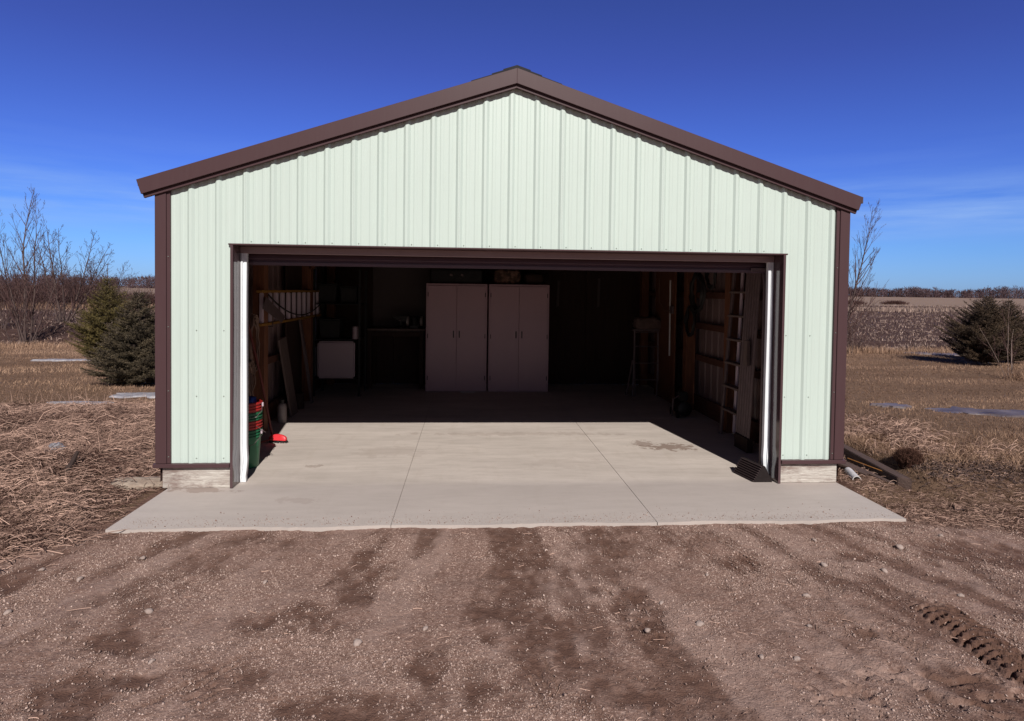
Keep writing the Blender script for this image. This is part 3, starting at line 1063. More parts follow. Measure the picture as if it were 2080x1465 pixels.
for sgn in (-1, 1):
    MB().tube([(sgn * 2.445 + 0.01, 0.31, 0.02), (sgn * 2.445 + 0.01, 0.31, 1.85), (sgn * 2.445 + 0.01, 0.38, 2.1), (sgn * 2.445 + 0.01, 0.6, 2.26), (sgn * 2.445 + 0.01, 2.6, 2.29)], 0.02, 6).build('door_track', M('alum_dull'), door)
MB().box(2.28, 2.44, 0.245, 0.262, 1.965, 2.0).build('corner_bracket', M('alum_dull'), door, 0.004)

# screws (a few pixels each, joined)
m = MB()
def screw(x, y, z):
    n = 6
    vs = [(x + 0.0055 * math.cos(2 * PI * j / n), y, z + 0.0055 * math.sin(2 * PI * j / n)) for j in range(n)]
    vs += [(x + 0.004 * math.cos(2 * PI * j / n), y - 0.006, z + 0.004 * math.sin(2 * PI * j / n)) for j in range(n)]
    m.add(vs, [tuple(range(n, 2 * n))] + [(j, (j + 1) % n, n + (j + 1) % n, n + j) for j in range(n)])
for k in range(26):
    x = RIB0 + k * PITCH
    if DL < x + 0.045 < DR:
        screw(x + 0.045, -0.0, DH + 0.032)
    else:
        screw(x + 0.045, -0.0, 1.37)
        screw(x + 0.045, -0.0, 0.26)
        screw(x + 0.045, -0.0, 0.80)
for s_ in (-1, 1):
    for zz in (0.28, 0.85, 1.4, 2.0):
        screw(s_ * 2.97, -0.024, zz)
o = m.build('screws', M('screw'), shed)
o['kind'] = 'stuff'

# ------------------------------------------------------------------ things inside
def cabinet():
    r = empty('storage_cabinet')
    w, h, d = 1.045, 1.855, 0.48
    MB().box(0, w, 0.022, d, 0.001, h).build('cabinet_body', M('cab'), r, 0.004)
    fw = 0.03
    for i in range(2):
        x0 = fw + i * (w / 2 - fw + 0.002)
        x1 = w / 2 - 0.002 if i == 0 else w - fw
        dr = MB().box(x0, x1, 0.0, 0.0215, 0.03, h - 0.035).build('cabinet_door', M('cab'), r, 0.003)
        hx = w / 2 + (-0.05 if i == 0 else 0.05)
        MB().box(hx - 0.008, hx + 0.008, -0.028, 0.0, 0.93, 1.05).build('handle', M('cab_dark'), dr, 0.003)
        ex = x0 + 0.004 if i == 0 else x1 - 0.004
        for zz in (0.20, 0.92, 1.63):
            MB().box(ex - 0.006, ex + 0.006, -0.008, 0.0, zz, zz + 0.075).build('hinge', M('cab_dark'), dr, 0.002)
    return r
c1 = cabinet()
c1.location = (-1.130, 5.14, 0)
tag(c1, 'tall pale two door cabinet on the left, beside the workbench', 'cabinet', 'tall cabinets against the back wall')
c2 = copy_tree(c1)
c2.location = (-0.058, 5.12, 0)
tag(c2, 'tall pale two door cabinet on the right, under the patterned bag', 'cabinet', 'tall cabinets against the back wall')

# things on the cabinets
def soft_box(name, mat, w, d, h, loc, n=6, amp=0.012, seed=1):
    rr = random.Random(seed)
    bm = bmesh.new()
    bmesh.ops.create_cube(bm, size=1)
    bmesh.ops.subdivide_edges(bm, edges=bm.edges, cuts=n, use_grid_fill=True)
    for v in bm.verts:
        p = v.co.copy() * 2
        k = (abs(p.x) ** 5 + abs(p.y) ** 5 + abs(p.z) ** 5) ** 0.2
        p = p / max(k, 0.001) * 1.0
        v.co = Vector((p.x * w / 2, p.y * d / 2, (p.z + 1) * h / 2)) + Vector((rr.uniform(-amp, amp), rr.uniform(-amp, amp), rr.uniform(-amp, amp) if v.co.z > -0.45 else 0))
        if v.co.z < 0.002:
            v.co.z = 0.0
    for f in bm.faces:
        f.smooth = True
    me = bpy.data.meshes.new(name)
    bm.to_mesh(me)
    bm.free()
    me.materials.append(mat)
    o = bpy.data.objects.new(name, me)
    COL.objects.link(o)
    o.location = loc
    return o
o = soft_box('duffel_bag', M('camo'), 0.47, 0.34, 0.26, (0.265, 5.40, 1.857), seed=3)
tag(o, 'brown camouflage patterned bag lying on top of the right cabinet', 'bag')
t = empty('tool_case', (-0.62, 5.40, 1.857))
tag(t, 'dark long case with two pale latches on top of the left cabinet', 'case')
MB().box(-0.44, 0.44, -0.16, 0.16, 0.002, 0.24).build('case_body', M('black'), t, 0.02, segs=2)
for xx in (-0.09, 0.10):
    MB().box(xx - 0.025, xx + 0.025, -0.172, -0.16, 0.13, 0.17).build('latch', M('alum_dull'), t, 0.004)
o = soft_box('cardboard_box', M('ply'), 0.34, 0.3, 0.2, (0.74, 5.40, 1.857), amp=0.004, seed=5)
tag(o, 'small dark brown box on the right end of the right cabinet', 'box')
o = MB().box(-0.12, 0.12, -0.02, 0.02, 0.001, 0.012).build('wood_strip', M('pvc'))
o.location = (-0.40, 5.07, 0)
tag(o, 'thin pale wooden strip lying on the floor in front of the left cabinet', 'wood strip')

# workbench with a vise and a grinder
t = empty('workbench', (-1.67, 5.72, 0))
tag(t, 'dark workbench with a thin pale front edge left of the cabinets', 'workbench')
MB().box(-0.50, 0.50, -0.28, 0.30, 1.02, 1.055).build('bench_top', M('plank'), t, 0.004)
for xx in (-0.45, 0.45):
    for yy in (-0.24, 0.26):
        MB().box(xx - 0.035, xx + 0.035, yy - 0.035, yy + 0.035, 0.001, 1.02).build('leg', M('ply'), t, 0.003)
MB().box(-0.42, 0.42, -0.25, -0.23, 0.92, 1.0).build('apron', M('ply'), t, 0.003)
t = empty('bench_vise', (-1.60, 5.55, 1.056))
tag(t, 'black bench vise with a flat anvil horn standing on the workbench', 'vise')
MB().lathe([(0.0, 0.0), (0.09, 0.0), (0.085, 0.02), (0.04, 0.05), (0.035, 0.12), (0.0, 0.12)], 16).build('vise_base', M('hose'), t, smooth=True)
MB().prism([(-0.16, 0.20), (-0.02, 0.12), (0.10, 0.12), (0.12, 0.22), (-0.05, 0.22)], lambda p: (p[0], -0.05, p[1]), lambda p: (p[0], 0.05, p[1])).build('vise_jaw', M('hose'), t, 0.004)
MB().tube([(0.0, -0.16, 0.15), (0.0, -0.04, 0.15)], 0.012, 8).build('vise_screw', M('alum_dull'), t)
t = empty('bench_grinder', (-1.36, 5.6, 1.056))
tag(t, 'dark squat bench grinder on the workbench beside the vise', 'grinder')
MB().box(-0.07, 0.07, -0.08, 0.08, 0.0, 0.05).lathe([(0.0, 0.05), (0.06, 0.05), (0.075, 0.12), (0.06, 0.2), (0.0, 0.22)], 14).build('grinder_body', M('hose'), t)
for xx in (-0.12, 0.12):
    MB().tube([(xx - 0.02, 0, 0.13), (xx + 0.02, 0, 0.13)], 0.085, 16).build('grinding_wheel', M('cyl'), t)

# black rack with the white fridge
t = empty('storage_rack', (-2.52, 4.95, 0))
tag(t, 'black shelving rack in the left rear corner around the white fridge', 'rack')
for xx in (-0.36, 0.36):
    for yy in (-0.30, 0.30):
        MB().box(xx - 0.018, xx + 0.018, yy - 0.018, yy + 0.018, 0.001, 2.05).build('rack_post', M('black'), t)
for zz in (0.285, 0.925, 1.50):
    MB().box(-0.342, 0.342, -0.282, 0.282, zz - 0.015, zz).build('shelf', M('black'), t, 0.002)
t = empty('mini_fridge', (-2.535, 4.90, 0.286))
tag(t, 'white square front mini fridge with rounded corners on the black rack', 'fridge')
MB().box(-0.285, 0.285, -0.19, 0.20, 0.001, 0.595).build('fridge_body', M('cab_dark'), t, 0.01)  # dark body: the fridge's shaded side is put into the colour
MB().box(-0.30, 0.30, -0.25, -0.192, 0.004, 0.605).build('fridge_door', M('fridge'), t, 0.028, segs=3, smooth=True)
o = MB().lathe([(0.0, 0.0), (0.055, 0.0), (0.056, 0.005), (0.056, 0.20), (0.05, 0.205), (0.02, 0.205), (0.02, 0.19), (0.0, 0.19)], 18).build('paper_roll', M('fridge'), smooth=True)
o.location = (-2.235, 4.74, 0.926)
tag(o, 'white paper towel roll standing on the rack shelf above the fridge', 'paper roll')
for i, (xx, zz, w, h, lb) in enumerate(((-2.70, 1.501, 0.30, 0.30, 'black lidded bin on the top rack shelf against the left wall'), (-2.36, 1.501, 0.28, 0.26, 'black lidded bin on the top rack shelf nearer the workbench'),
                                    (-2.66, 0.926, 0.34, 0.30, 'black lidded bin on the rack shelf right above the fridge'))):
    t = empty('storage_bin', (xx, 4.95, zz))
    tag(t, lb, 'storage bin', 'black bins on the rack')
    a = MB()
    a.hexa([(-w / 2 + .02, -0.18, 0.001), (w / 2 - .02, -0.18, 0.001), (w / 2 - .02, 0.18, 0.001), (-w / 2 + .02, 0.18, 0.001), (-w / 2, -0.2, h), (w / 2, -0.2, h), (w / 2, 0.2, h), (-w / 2, 0.2, h)])
    a.build('bin_body', M('black'), t, 0.01)
    MB().box(-w / 2 - .008, w / 2 + .008, -0.21, 0.21, h + .001, h + 0.025).build('bin_lid', M('cab_dark'), t, 0.006)

# aluminium ladder hung flat along the left wall
t = empty('extension_ladder', (-2.86, 1.95, 0))
tag(t, 'ladder with orange rails and silver rungs hung sideways on left wall', 'ladder')
for zz in (1.70, 1.305):
    MB().box(-0.035, 0.035, 0, 2.95, zz - 0.016, zz + 0.016).build('ladder_rail', M('fiber'), t, 0.004)
for k in range(11):
    yy = 0.10 + k * 0.272
    MB().box(-0.022, 0.022, yy - 0.038, yy + 0.038, 1.322, 1.683).build('rung', M('alum'), t, 0.008, segs=2)
for yy in (0.35, 2.5):
    MB().tube([(-0.07, yy, 1.78), (-0.07, yy, 1.27), (0.05, yy, 1.27), (0.05, yy, 1.32)], 0.008, 6).build('wall_hook', M('hose'), t)
o = MB().tube([(-2.80, 2.1 + 2.7 * i / 24, 1.66 - 0.30 * (1 - ((i - 14) / 14.0) ** 2) if i < 25 else 1.5) for i in range(25)], 0.010, 6).build('black_cable', M('hose'), smooth=True)
tag(o, 'black cable sagging in a loop across the hung ladder rungs', 'cable')
o = MB().hexa([(-2.79, 1.85, 1.50), (-2.78, 2.55, 1.30), (-2.775, 2.55, 1.30), (-2.785, 1.85, 1.50), (-2.80, 2.0, 1.64), (-2.79, 2.75, 1.37), (-2.785, 2.75, 1.37), (-2.795, 2.0, 1.64)]).build('plastic_sheet', M('alum_dull'), bevel=0.002)
tag(o, 'bent grey plastic sheet tucked across the near end of the hung ladder', 'sheet')

# left wall clutter
def coil(name, c, r, turns, rad, mat, axis_x=True, seed=2, squash=1.6):
    rr = random.Random(seed)
    pts = []
    for i in range(turns * 18):
        a = 2 * PI * i / 18
        k = 1 + 0.18 * math.sin(i * 0.37 + seed)
        off = rr.uniform(-0.02, 0.02)
        pts.append((c[0] + off, c[1] + math.cos(a) * r * k, c[2] + math.sin(a) * r * squash * k))
    return MB().tube(pts, rad, 5).build(name, mat, smooth=True)
o = coil('rope_coil', (-2.80, 1.62, 1.10), 0.13, 6, 0.009, M('cord'), seed=4, squash=2.3)
tag(o, 'tan cord hanging in long loops on the left wall by the door', 'cord')
o = coil('rope_coil', (-2.79, 1.48, 0.75), 0.09, 3, 0.008, M('cord'), seed=9, squash=2.6)
tag(o, 'thin tan cord hanging low in narrow loops behind the bucket stack', 'cord')
o = MB().hexa([(-2.80, 3.02, 0.001), (-2.80, 3.34, 0.001), (-2.775, 3.34, 0.001), (-2.775, 3.02, 0.001), (-2.95, 2.95, 1.05), (-2.95, 3.27, 1.07), (-2.925, 3.27, 1.07), (-2.925, 2.95, 1.05)]).build('plank', M('plank'), bevel=0.003)
tag(o, 'short wide grey board leaning against the ribbed left wall', 'board')
o = MB().beam((-2.76, 4.05, 0.002), (-2.93, 3.98, 1.30), 0.085, 0.03, up=(1, 0, 0)).build('plank', M('alum_dull'), bevel=0.003)
tag(o, 'narrow pale board leaning on the left wall below the ladder end', 'board')
o = MB().tube([(-2.62, 1.70, 0.012), (-2.71, 1.55, 0.75), (-2.83, 1.42, 1.45)], 0.013, 8).build('tool_pole', M('dark_red'), smooth=True)
tag(o, 'dark red tool pole leaning on the left wall behind the buckets', 'tool pole')
t = empty('gas_cylinder', (-2.80, 2.66, 0.0))
t.scale = (0.85, 0.85, 0.85)
tag(t, 'small grey gas cylinder with black valve standing by left wall', 'gas cylinder')
MB().lathe([(0.0, 0.001), (0.062, 0.001), (0.068, 0.02), (0.068, 0.24), (0.055, 0.285), (0.025, 0.305), (0.0, 0.305)], 18).build('cylinder_body', M('cyl'), t, smooth=True)
MB().lathe([(0.0, 0.305), (0.035, 0.305), (0.038, 0.355), (0.0, 0.36)], 10).build('valve', M('hose'), t)
for i, (yy, h, r_, lb) in enumerate(((2.88, 0.20, 0.05, 'low dark can on the floor next to the grey gas cylinder'), (3.62, 0.22, 0.07, 'dark can standing on the floor behind the grey leaning board'))):
    o = MB().lathe([(0, 0.001), (r_, 0.001), (r_, h), (r_ * 0.9, h + 0.008), (0, h + 0.008)], 14).build('paint_can', M('ply'), smooth=True)
    o.location = (-2.84, yy, 0)
    tag(o, lb, 'can')

# nested buckets
BROT = [0.0, 2.2, -2.6, 0.15]
def bucket(mat, z, label, patch=False):
    t = empty('bucket', (-2.578, 0.66, z), BROT.pop(0))
    tag(t, label, 'bucket', 'nested buckets inside the left jamb')
    MB().lathe([(0.0, 0.0), (0.128, 0.0), (0.134, 0.008), (0.155, 0.30), (0.155, 0.375), (0.150, 0.375), (0.148, 0.30), (0.126, 0.012), (0.0, 0.012)], 32).build('bucket_body', mat, t, smooth=True)
    rim = MB()
    for zz in (0.305, 0.330, 0.362):
        rim.lathe([(0.154, zz - 0.006), (0.168, zz - 0.005), (0.168, zz + 0.006), (0.154, zz + 0.008)], 32)
    rim.build('bucket_rim', mat, t, smooth=True)
    MB().tube([(0.165, -0.02, 0.345), (0.178, -0.09, 0.30), (0.14, -0.16, 0.25), (0.0, -0.185, 0.225), (-0.14, -0.16, 0.25), (-0.172, -0.06, 0.33)], 0.003, 5).build('bail_handle', M('alum_dull'), t)
    MB().box(0.166, 0.182, -0.035, -0.005, 0.325, 0.365).build('handle_ear', M('alum'), t, 0.004)
    if patch:
        m2 = MB()
        for a0 in (-1.22, -0.92):
            pass
        vs = []
        for i in range(6):
            a = -1.22 + 0.34 * i / 5
            for zz, rr_ in ((0.14, 0.1445), (0.235, 0.1515)):
                vs.append((rr_ * math.cos(a), rr_ * math.sin(a), zz))
        m2.add(vs, [(2 * i, 2 * i + 2, 2 * i + 3, 2 * i + 1) for i in range(5)])
        m2.build('sticker', M('black'), t)
bucket(M('green_pl'), 0.001, 'green bucket at the bottom of the nested stack', True)
bucket(M('red_pl'), 0.088, 'red bucket nested right above the bottom green bucket')
bucket(M('green_pl'), 0.168, 'green bucket nested between the two red buckets')
bucket(M('red_pl'), 0.262, 'red bucket at the top of the nested stack')
o = soft_box('work_glove', M('blue_pl'), 0.18, 0.16, 0.09, (-2.56, 0.64, 0.585), seed=8, amp=0.014)
tag(o, 'crumpled blue glove lying in the topmost bucket of the stack', 'glove')

# broom lying at the edge of the sunlight
t = empty('broom', (-2.535, 1.60, 0), R(-12))
t.scale = (0.72, 0.72, 0.72)
tag(t, 'red broom with black bristles lying on the floor by the buckets', 'broom')
m2 = MB()
for i in range(11):
    u = -0.14 + 0.28 * i / 10
    hh = 0.075 * math.sqrt(max(0.0, 1 - (u / 0.15) ** 2)) + 0.028
    m2.v += [(u, -0.035, 0.040), (u, -0.022, 0.030 + hh), (u, 0.022, 0.030 + hh), (u, 0.035, 0.040)]
for i in range(10):
    a = 4 * i
    for j in range(4):
        m2.f.append((a + j, a + (j + 1) % 4, a + 4 + (j + 1) % 4, a + 4 + j))
m2.f += [(0, 1, 2, 3), (40, 41, 42, 43)]
m2.build('broom_head', M('broom_red'), t, 0.004, smooth=True)
br = MB()
rr = random.Random(5)
for i in range(90):
    u, w = rr.uniform(-0.14, 0.14), rr.uniform(-0.03, 0.03)
    br.beam((u, w, 0.042), (u * 1.12 + rr.uniform(-.01, .01), w * 1.5, 0.002), 0.006, 0.006)
o = br.build('bristles', M('hose'), t)
o['kind'] = 'stuff'
MB().tube([(-0.05, 0, 0.07), (-0.16, -0.22, 0.05), (-0.22, -0.62, 0.02)], 0.012, 8).build('broom_handle', M('dark_red'), t, smooth=True)

# right side: step ladder, leaning sheets, trestle ladder, hoses
t = empty('step_ladder', (2.74, 1.42, 0))
tag(t, 'folded grey step ladder standing flat against the right wall', 'ladder')
lean = 0.055
for yy in (0.0, 0.50):
    MB().beam((0.0, yy + (0.04 if yy else 0), 0.002), (lean * 2, yy - (0.04 if yy else -0.04), 2.20), 0.03, 0.055, up=(0, 1, 0)).build('ladder_rail', M('alum_dull'), t, 0.004)
for yy in (0.12, 0.36):
    MB().beam((0.09, yy, 0.06), (lean * 2 + 0.05, yy, 2.1), 0.025, 0.05, up=(0, 1, 0)).build('rear_rail', M('alum'), t, 0.004)
for k in range(7):
    zz = 0.34 + 0.285 * k
    MB().box(-0.05 + lean * zz, 0.05 + lean * zz, 0.035, 0.49, zz - 0.013, zz + 0.013).build('step', M('plank'), t, 0.004)
t = empty('steel_sheet', (2.67, 1.02, 0), 0)
tag(t, 'narrow ribbed grey steel sheet leaning in front of the step ladder', 'steel sheet')
m2 = MB()
n_ = 24
for i in range(n_ + 1):
    yy = 0.36 * i / n_
    hh = 0.010 if (i // 2) % 2 else 0.0
    m2.v += [(hh, yy, 0.16), (hh + 0.10, yy, 2.25), (hh + 0.002, yy, 0.16), (hh + 0.102, yy, 2.25)]
for i in range(n_):
    a = 4 * i
    m2.f += [(a, a + 4, a + 5, a + 1), (a + 2, a + 3, a + 7, a + 6)]
m2.build('sheet_metal', M('alum_dull'), t)
MB().box(-0.004, 0.03, 0.10, 0.19, 0.95, 1.23).build('paper_label', M('plank'), t)
MB().box(-0.02, 0.05, 0.02, 0.34, 0.001, 0.158).build('foot_block', M('ply'), t, 0.003)
t = empty('trestle_ladder', (2.59, 4.76, 0))
tag(t, 'silver folding ladder standing open in the dark right rear corner', 'ladder')
for sx in (-1, 1):
    MB().tube([(sx * 0.235, -0.10, 0.002), (sx * 0.205, -0.03, 0.62), (sx * 0.20, -0.02, 1.10)], 0.016, 8).build('leg', M('alum_dull'), t)
    MB().tube([(sx * 0.295, 0.10, 0.002), (sx * 0.222, 0.0, 0.60)], 0.016, 8).build('leg', M('alum_dull'), t)
    MB().tube([(sx * 0.185, -0.06, 0.002), (sx * 0.198, -0.03, 0.60)], 0.013, 8).build('leg', M('alum_dull'), t)
for zz in (0.28, 0.56, 0.84, 1.08):
    k_ = zz / 1.1
    MB().tube([(-0.225 + .025 * k_, -0.075 + .05 * k_, zz), (0.225 - .025 * k_, -0.075 + .05 * k_, zz)], 0.011, 8).build('rung', M('alum_dull'), t)
MB().box(-0.24, 0.24, -0.07, 0.07, 1.10, 1.13).build('top_plate', M('alum_dull'), t, 0.004)
o = soft_box('feed_sack', M('sack'), 0.44, 0.28, 0.20, (2.60, 4.74, 1.132), seed=12, amp=0.02)
tag(o, 'cream cloth sack slumped on top of the silver folding ladder', 'sack')
for c, r_, tn, rd, sd, lb in (((2.78, 2.95, 1.80), 0.22, 5, 0.020, 21, 'big black hose coil hanging high on the right wall'), ((2.80, 3.25, 1.32), 0.17, 4, 0.016, 25, 'smaller black hose coil hanging on the middle right post'),
                          ((2.80, 2.55, 2.02), 0.16, 4, 0.016, 29, 'black cable coil nearest the step ladder under the roof')):
    o = coil('hose_coil', c, r_, tn, rd, M('hose'), seed=sd, squash=1.2)
    tag(o, lb, 'hose', 'coils on the right wall')
o = MB().tube([(2.75, 4.6, 2.0), (2.74, 4.55, 1.6), (2.75, 4.3, 1.45), (2.76, 4.05, 1.47)], 0.006, 6).build('electric_wire', M('cord'))
tag(o, 'thin tan wire drooping from the roof to the wall switch box', 'wire')
for i, (xx, h, lb) in enumerate(((1.25, 0.50, 'long pale tool handle hanging on the back wall nearest the cabinet'), (2.02, 0.55, 'pale saw blade hanging on the back wall behind the silver ladder'), (1.66, 0.35, 'narrow dark tool hanging between two pale ones on back wall'))):
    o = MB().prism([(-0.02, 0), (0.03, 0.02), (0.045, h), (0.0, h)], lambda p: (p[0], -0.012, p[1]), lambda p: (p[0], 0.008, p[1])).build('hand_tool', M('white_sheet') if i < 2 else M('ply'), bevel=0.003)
    o.location = (xx, 6.02, 1.45)
    tag(o, lb, 'tool', 'tools on the back wall')
t = empty('air_compressor', (2.62, 3.05, 0))
tag(t, 'small dark compressor with a pale hose on the floor by right wall', 'compressor')
MB().tube([(0, -0.18, 0.13), (0, -0.15, 0.13), (0, 0.15, 0.13), (0, 0.18, 0.13)], [0.05, 0.10, 0.10, 0.05], 16).build('tank', M('hose'), t, smooth=True)
MB().box(-0.06, 0.06, -0.10, 0.06, 0.23, 0.36).build('motor', M('black'), t, 0.015, segs=2)
for yy in (-0.13, 0.13):
    MB().tube([(-0.11, yy, 0.055), (-0.09, yy, 0.055)], 0.054, 12).build('wheel', M('black_rubber'), t)
MB().tube([(-0.06, -0.05, 0.3), (-0.14, -0.06, 0.26), (-0.15, -0.06, 0.1), (-0.15, -0.04, 0.012)], 0.012, 6).build('air_hose', M('alum_dull'), t)

# ridged rubber chock against the right jamb
t = empty('wheel_chock', (2.335, 0.05, 0.0005))
tag(t, 'black ridged rubber wheel chock at the foot of the right jamb', 'wheel chock')
poly = [(-0.085, 0.0), (0.095, 0.0), (0.022, 0.150), (-0.004, 0.150)]
MB().prism(poly, lambda p: (p[0], -0.03, p[1]), lambda p: (p[0] - 0.055, 0.29, p[1])).build('chock_body', M('black_rubber'), t, 0.004)
for k in range(8):
    u = 0.06 + 0.88 * k / 7
    a = Vector((-0.085 + 0.081 * u, -0.028, 0.150 * u))
    b = Vector((-0.085 + 0.081 * u - 0.055, 0.288, 0.150 * u))
    nrm = Vector((-0.88, 0, 0.47))
    MB().beam(a + nrm * 0.006, b + nrm * 0.006, 0.018, 0.009, up=(0.47, 0, 0.88)).build('tread_ridge', M('rubber_edge'), t, 0.002)

# ------------------------------------------------------------------ outside, close to the shed
def gz1(x, y):
    return float(ground_z(np.array([x]), np.array([y]))[0])

o = MB().hexa([(3.555, -0.10, -0.07), (3.655, -0.16, -0.07), (3.86, 1.60, -0.07), (3.76, 1.62, -0.07), (3.56, -0.10, 0.075), (3.66, -0.16, 0.075), (3.865, 1.60, 0.095), (3.765, 1.62, 0.095)]).build('landscape_timber', M('timber'), bevel=0.006, segs=2)
tag(o, 'weathered dark square timber edging the bank right of the garage', 'timber')
m2 = MB()
k_ = 18
pA, pB = Vector((3.235, 0.0, 0.020)), Vector((3.315, 0.26, 0.028))
pd_ = (pB - pA).normalized()
pu_ = pd_.orthogonal().normalized()
pv_ = pd_.cross(pu_)
for c, r_ in ((pB, 0.032), (pA, 0.032), (pA, 0.039), (pB, 0.039)):
    m2.v += [tuple(c + (pu_ * math.cos(2 * PI * j / k_) + pv_ * math.sin(2 * PI * j / k_)) * r_) for j in range(k_)]
for i in range(4):
    for j in range(k_):
        a, b = i * k_ + j, i * k_ + (j + 1) % k_
        c, d = (a + k_) % (4 * k_), (b + k_) % (4 * k_)
        m2.f.append((a, b, d, c))
t = empty('drain_pipe')
tag(t, 'open white plastic drain pipe end sticking out beside right corner', 'pipe')
m2.build('pipe_wall', M('pvc'), t, smooth=True)
MB().tube([pA + pd_ * 0.05, pB], 0.0315, 14).build('pipe_plug', M('pipe_in'), t)  # dark brown plug set back inside the pipe
for (a, b, w, lb) in (((3.36, 0.58, 0.075), (3.53, -0.08, 0.005), 0.055, 'thin grey lath lying along the foot of the dark timber'),
                      ((3.26, 0.50, 0.09), (3.44, 0.14, 0.03), 0.10, 'short dark broken board lying behind the white drain pipe')):
    o = MB().beam(a, b, w, 0.022).build('wood_scrap', M('timber'), bevel=0.003)
    tag(o, lb, 'wood scrap')
o = MB().beam((3.47, 0.52, 0.085), (3.60, 0.12, 0.055), 0.008, 0.008).build('garden_stake', M('stake'), bevel=0.002)
tag(o, 'thin orange stake leaning along the side of the dark timber', 'stake')

def lump(name, mat, loc, sx, sy, sz, amp=0.3, seed=1, sub=3):
    bm = bmesh.new()
    bmesh.ops.create_icosphere(bm, subdivisions=sub, radius=1)
    P = np.array([v.co[:] for v in bm.verts])
    d = 1 + amp * (fbm(P[:, 0] * 1.6 + seed * 7 + P[:, 2], P[:, 1] * 1.6 + P[:, 2] * 1.1 + 40, seed, 4) - 0.5) * 2
    for v, k in zip(bm.verts, d):
        v.co = Vector((v.co.x * sx, v.co.y * sy, v.co.z * sz)) * float(k)
    for f in bm.faces:
        f.smooth = True
    me = bpy.data.meshes.new(name)
    bm.to_mesh(me)
    bm.free()
    me.materials.append(mat)
    o = bpy.data.objects.new(name, me)
    COL.objects.link(o)
    o.location = loc
    return o
o = lump('limestone_slab', M('rock'), (-3.34, 0.20, -0.02), 0.26, 0.15, 0.055, 0.35, 3)
tag(o, 'flat pale stone half buried in dead grass by the left corner', 'stone')
o = lump('plastic_litter', M('litter'), (-4.43, 0.82, gz1(-4.43, 0.82) + 0.05), 0.085, 0.05, 0.06, 1.1, 6)
for p_ in o.data.polygons:
    p_.use_smooth = False
tag(o, 'crumpled grey plastic scrap lying in the matted straw', 'litter')
o = MB().tube([(-4.05, 0.30, gz1(-4.05, 0.3) - 0.02), (-4.0, 0.36, gz1(-4, .36) + 0.09), (-3.97, 0.40, gz1(-3.97, .4) + 0.19)], [0.028, 0.022, 0.016], 8).build('wood_stake', M('stick'))
tag(o, 'short dark broken stake standing in the straw left of shed', 'stake')
o = MB().add([(3.66, -0.66, 0.0), (3.75, -0.70, 0.02), (3.80, -0.62, -0.01), (3.72, -0.58, 0.035), (3.69, -0.62, -0.005)], [(0, 1, 4), (1, 2, 4), (2, 3, 4), (3, 0, 4)]).build('dead_leaf', M('leaf'))
o.location.z = gz1(3.72, -0.64) + 0.012
tag(o, 'large curled brown leaf on the bare soil right of apron', 'leaf')

# ------------------------------------------------------------------ scattered small stuff (numpy)
def cam_dist(x, y):
    return np.hypot(x + 0.417, y + 5.521)
def in_view(x, y, marg=0.06):
    """keep what the photograph can see (plus a margin for a side step)"""
    dx, dy = x + 0.417, y + 5.521
    a = np.arctan2(dx, dy) - R(4.07)
    return np.abs(a) < math.atan(1040 / 1260.8) + marg

def stones_mesh(name, x, y, r, tone, mat, kind='stuff'):
    n = len(x)
    z = ground_z(x, y)
    th, _ = tread(x, y)
    z = z + th
    base = np.array([[1, 0, 0], [-1, 0, 0], [0, 1, 0], [0, -1, 0], [0, 0, 1], [0, 0, -1.0]])
    fc = np.array([[0, 2, 4], [2, 1, 4], [1, 3, 4], [3, 0, 4], [2, 0, 5], [1, 2, 5], [3, 1, 5], [0, 3, 5]])
    V = np.repeat(base[None], n, 0) * RNG.uniform(0.65, 1.25, (n, 6, 1))
    V[:, :, 2] *= RNG.uniform(0.45, 0.85, (n, 1))
    V[:, :, 0] *= RNG.uniform(0.8, 1.5, (n, 1))
    tilt = RNG.normal(0, 0.35, (n, 2))
    V[:, :, 2] += V[:, :, 0] * tilt[:, :1] + V[:, :, 1] * tilt[:, 1:]
    a = RNG.uniform(0, 2 * PI, n)
    ca, sa = np.cos(a)[:, None], np.sin(a)[:, None]
    vx = V[:, :, 0] * ca - V[:, :, 1] * sa
    vy = V[:, :, 0] * sa + V[:, :, 1] * ca
    V = np.stack([vx, vy, V[:, :, 2]], -1) * r[:, None, None]
    V[:, :, 0] += x[:, None]
    V[:, :, 1] += y[:, None]
    V[:, :, 2] += (z + r * 0.15)[:, None]
    F = (fc[None] + (np.arange(n) * 6)[:, None, None]).reshape(-1, 3)
    o = mesh_np(name, V.reshape(-1, 3), F, mat, tone=np.repeat(tone, 6))
    if kind: o['kind'] = kind
    return o

def sample(n, x0, x1, y0, y1):
    x = RNG.uniform(x0, x1, n)
    y = RNG.uniform(y0, y1, n)
    k = in_view(x, y)
    return x[k], y[k]

x, y = sample(620000, -5.5, 5.5, -3.3, -0.93)
dens = (1 - 0.95 * mud_mask(x, y)) * (1 - 0.75 * zone_straw(x, y)) * (0.22 + 1.2 * sstep(0.38, 0.62, fbm(x * 2.3, y * 2.3, 51, 5))) * (1 - 0.35 * dust_mask(x, y))
dens *= np.where((np.abs(x - 2.26) < 0.13) & (y < -2.1), 0.15, 1.0)
k = RNG.random(len(x)) < dens * 0.62
x, y = x[k], y[k]
r = np.clip(RNG.lognormal(math.log(0.0025), 0.48, len(x)), 0.0014, 0.009)
tone = np.clip(RNG.beta(1.5, 2.7, len(x)) + 0.1 * RNG.normal(size=len(x)), 0, 1)
stones_mesh('gravel', x, y, r, tone, M('stones'))

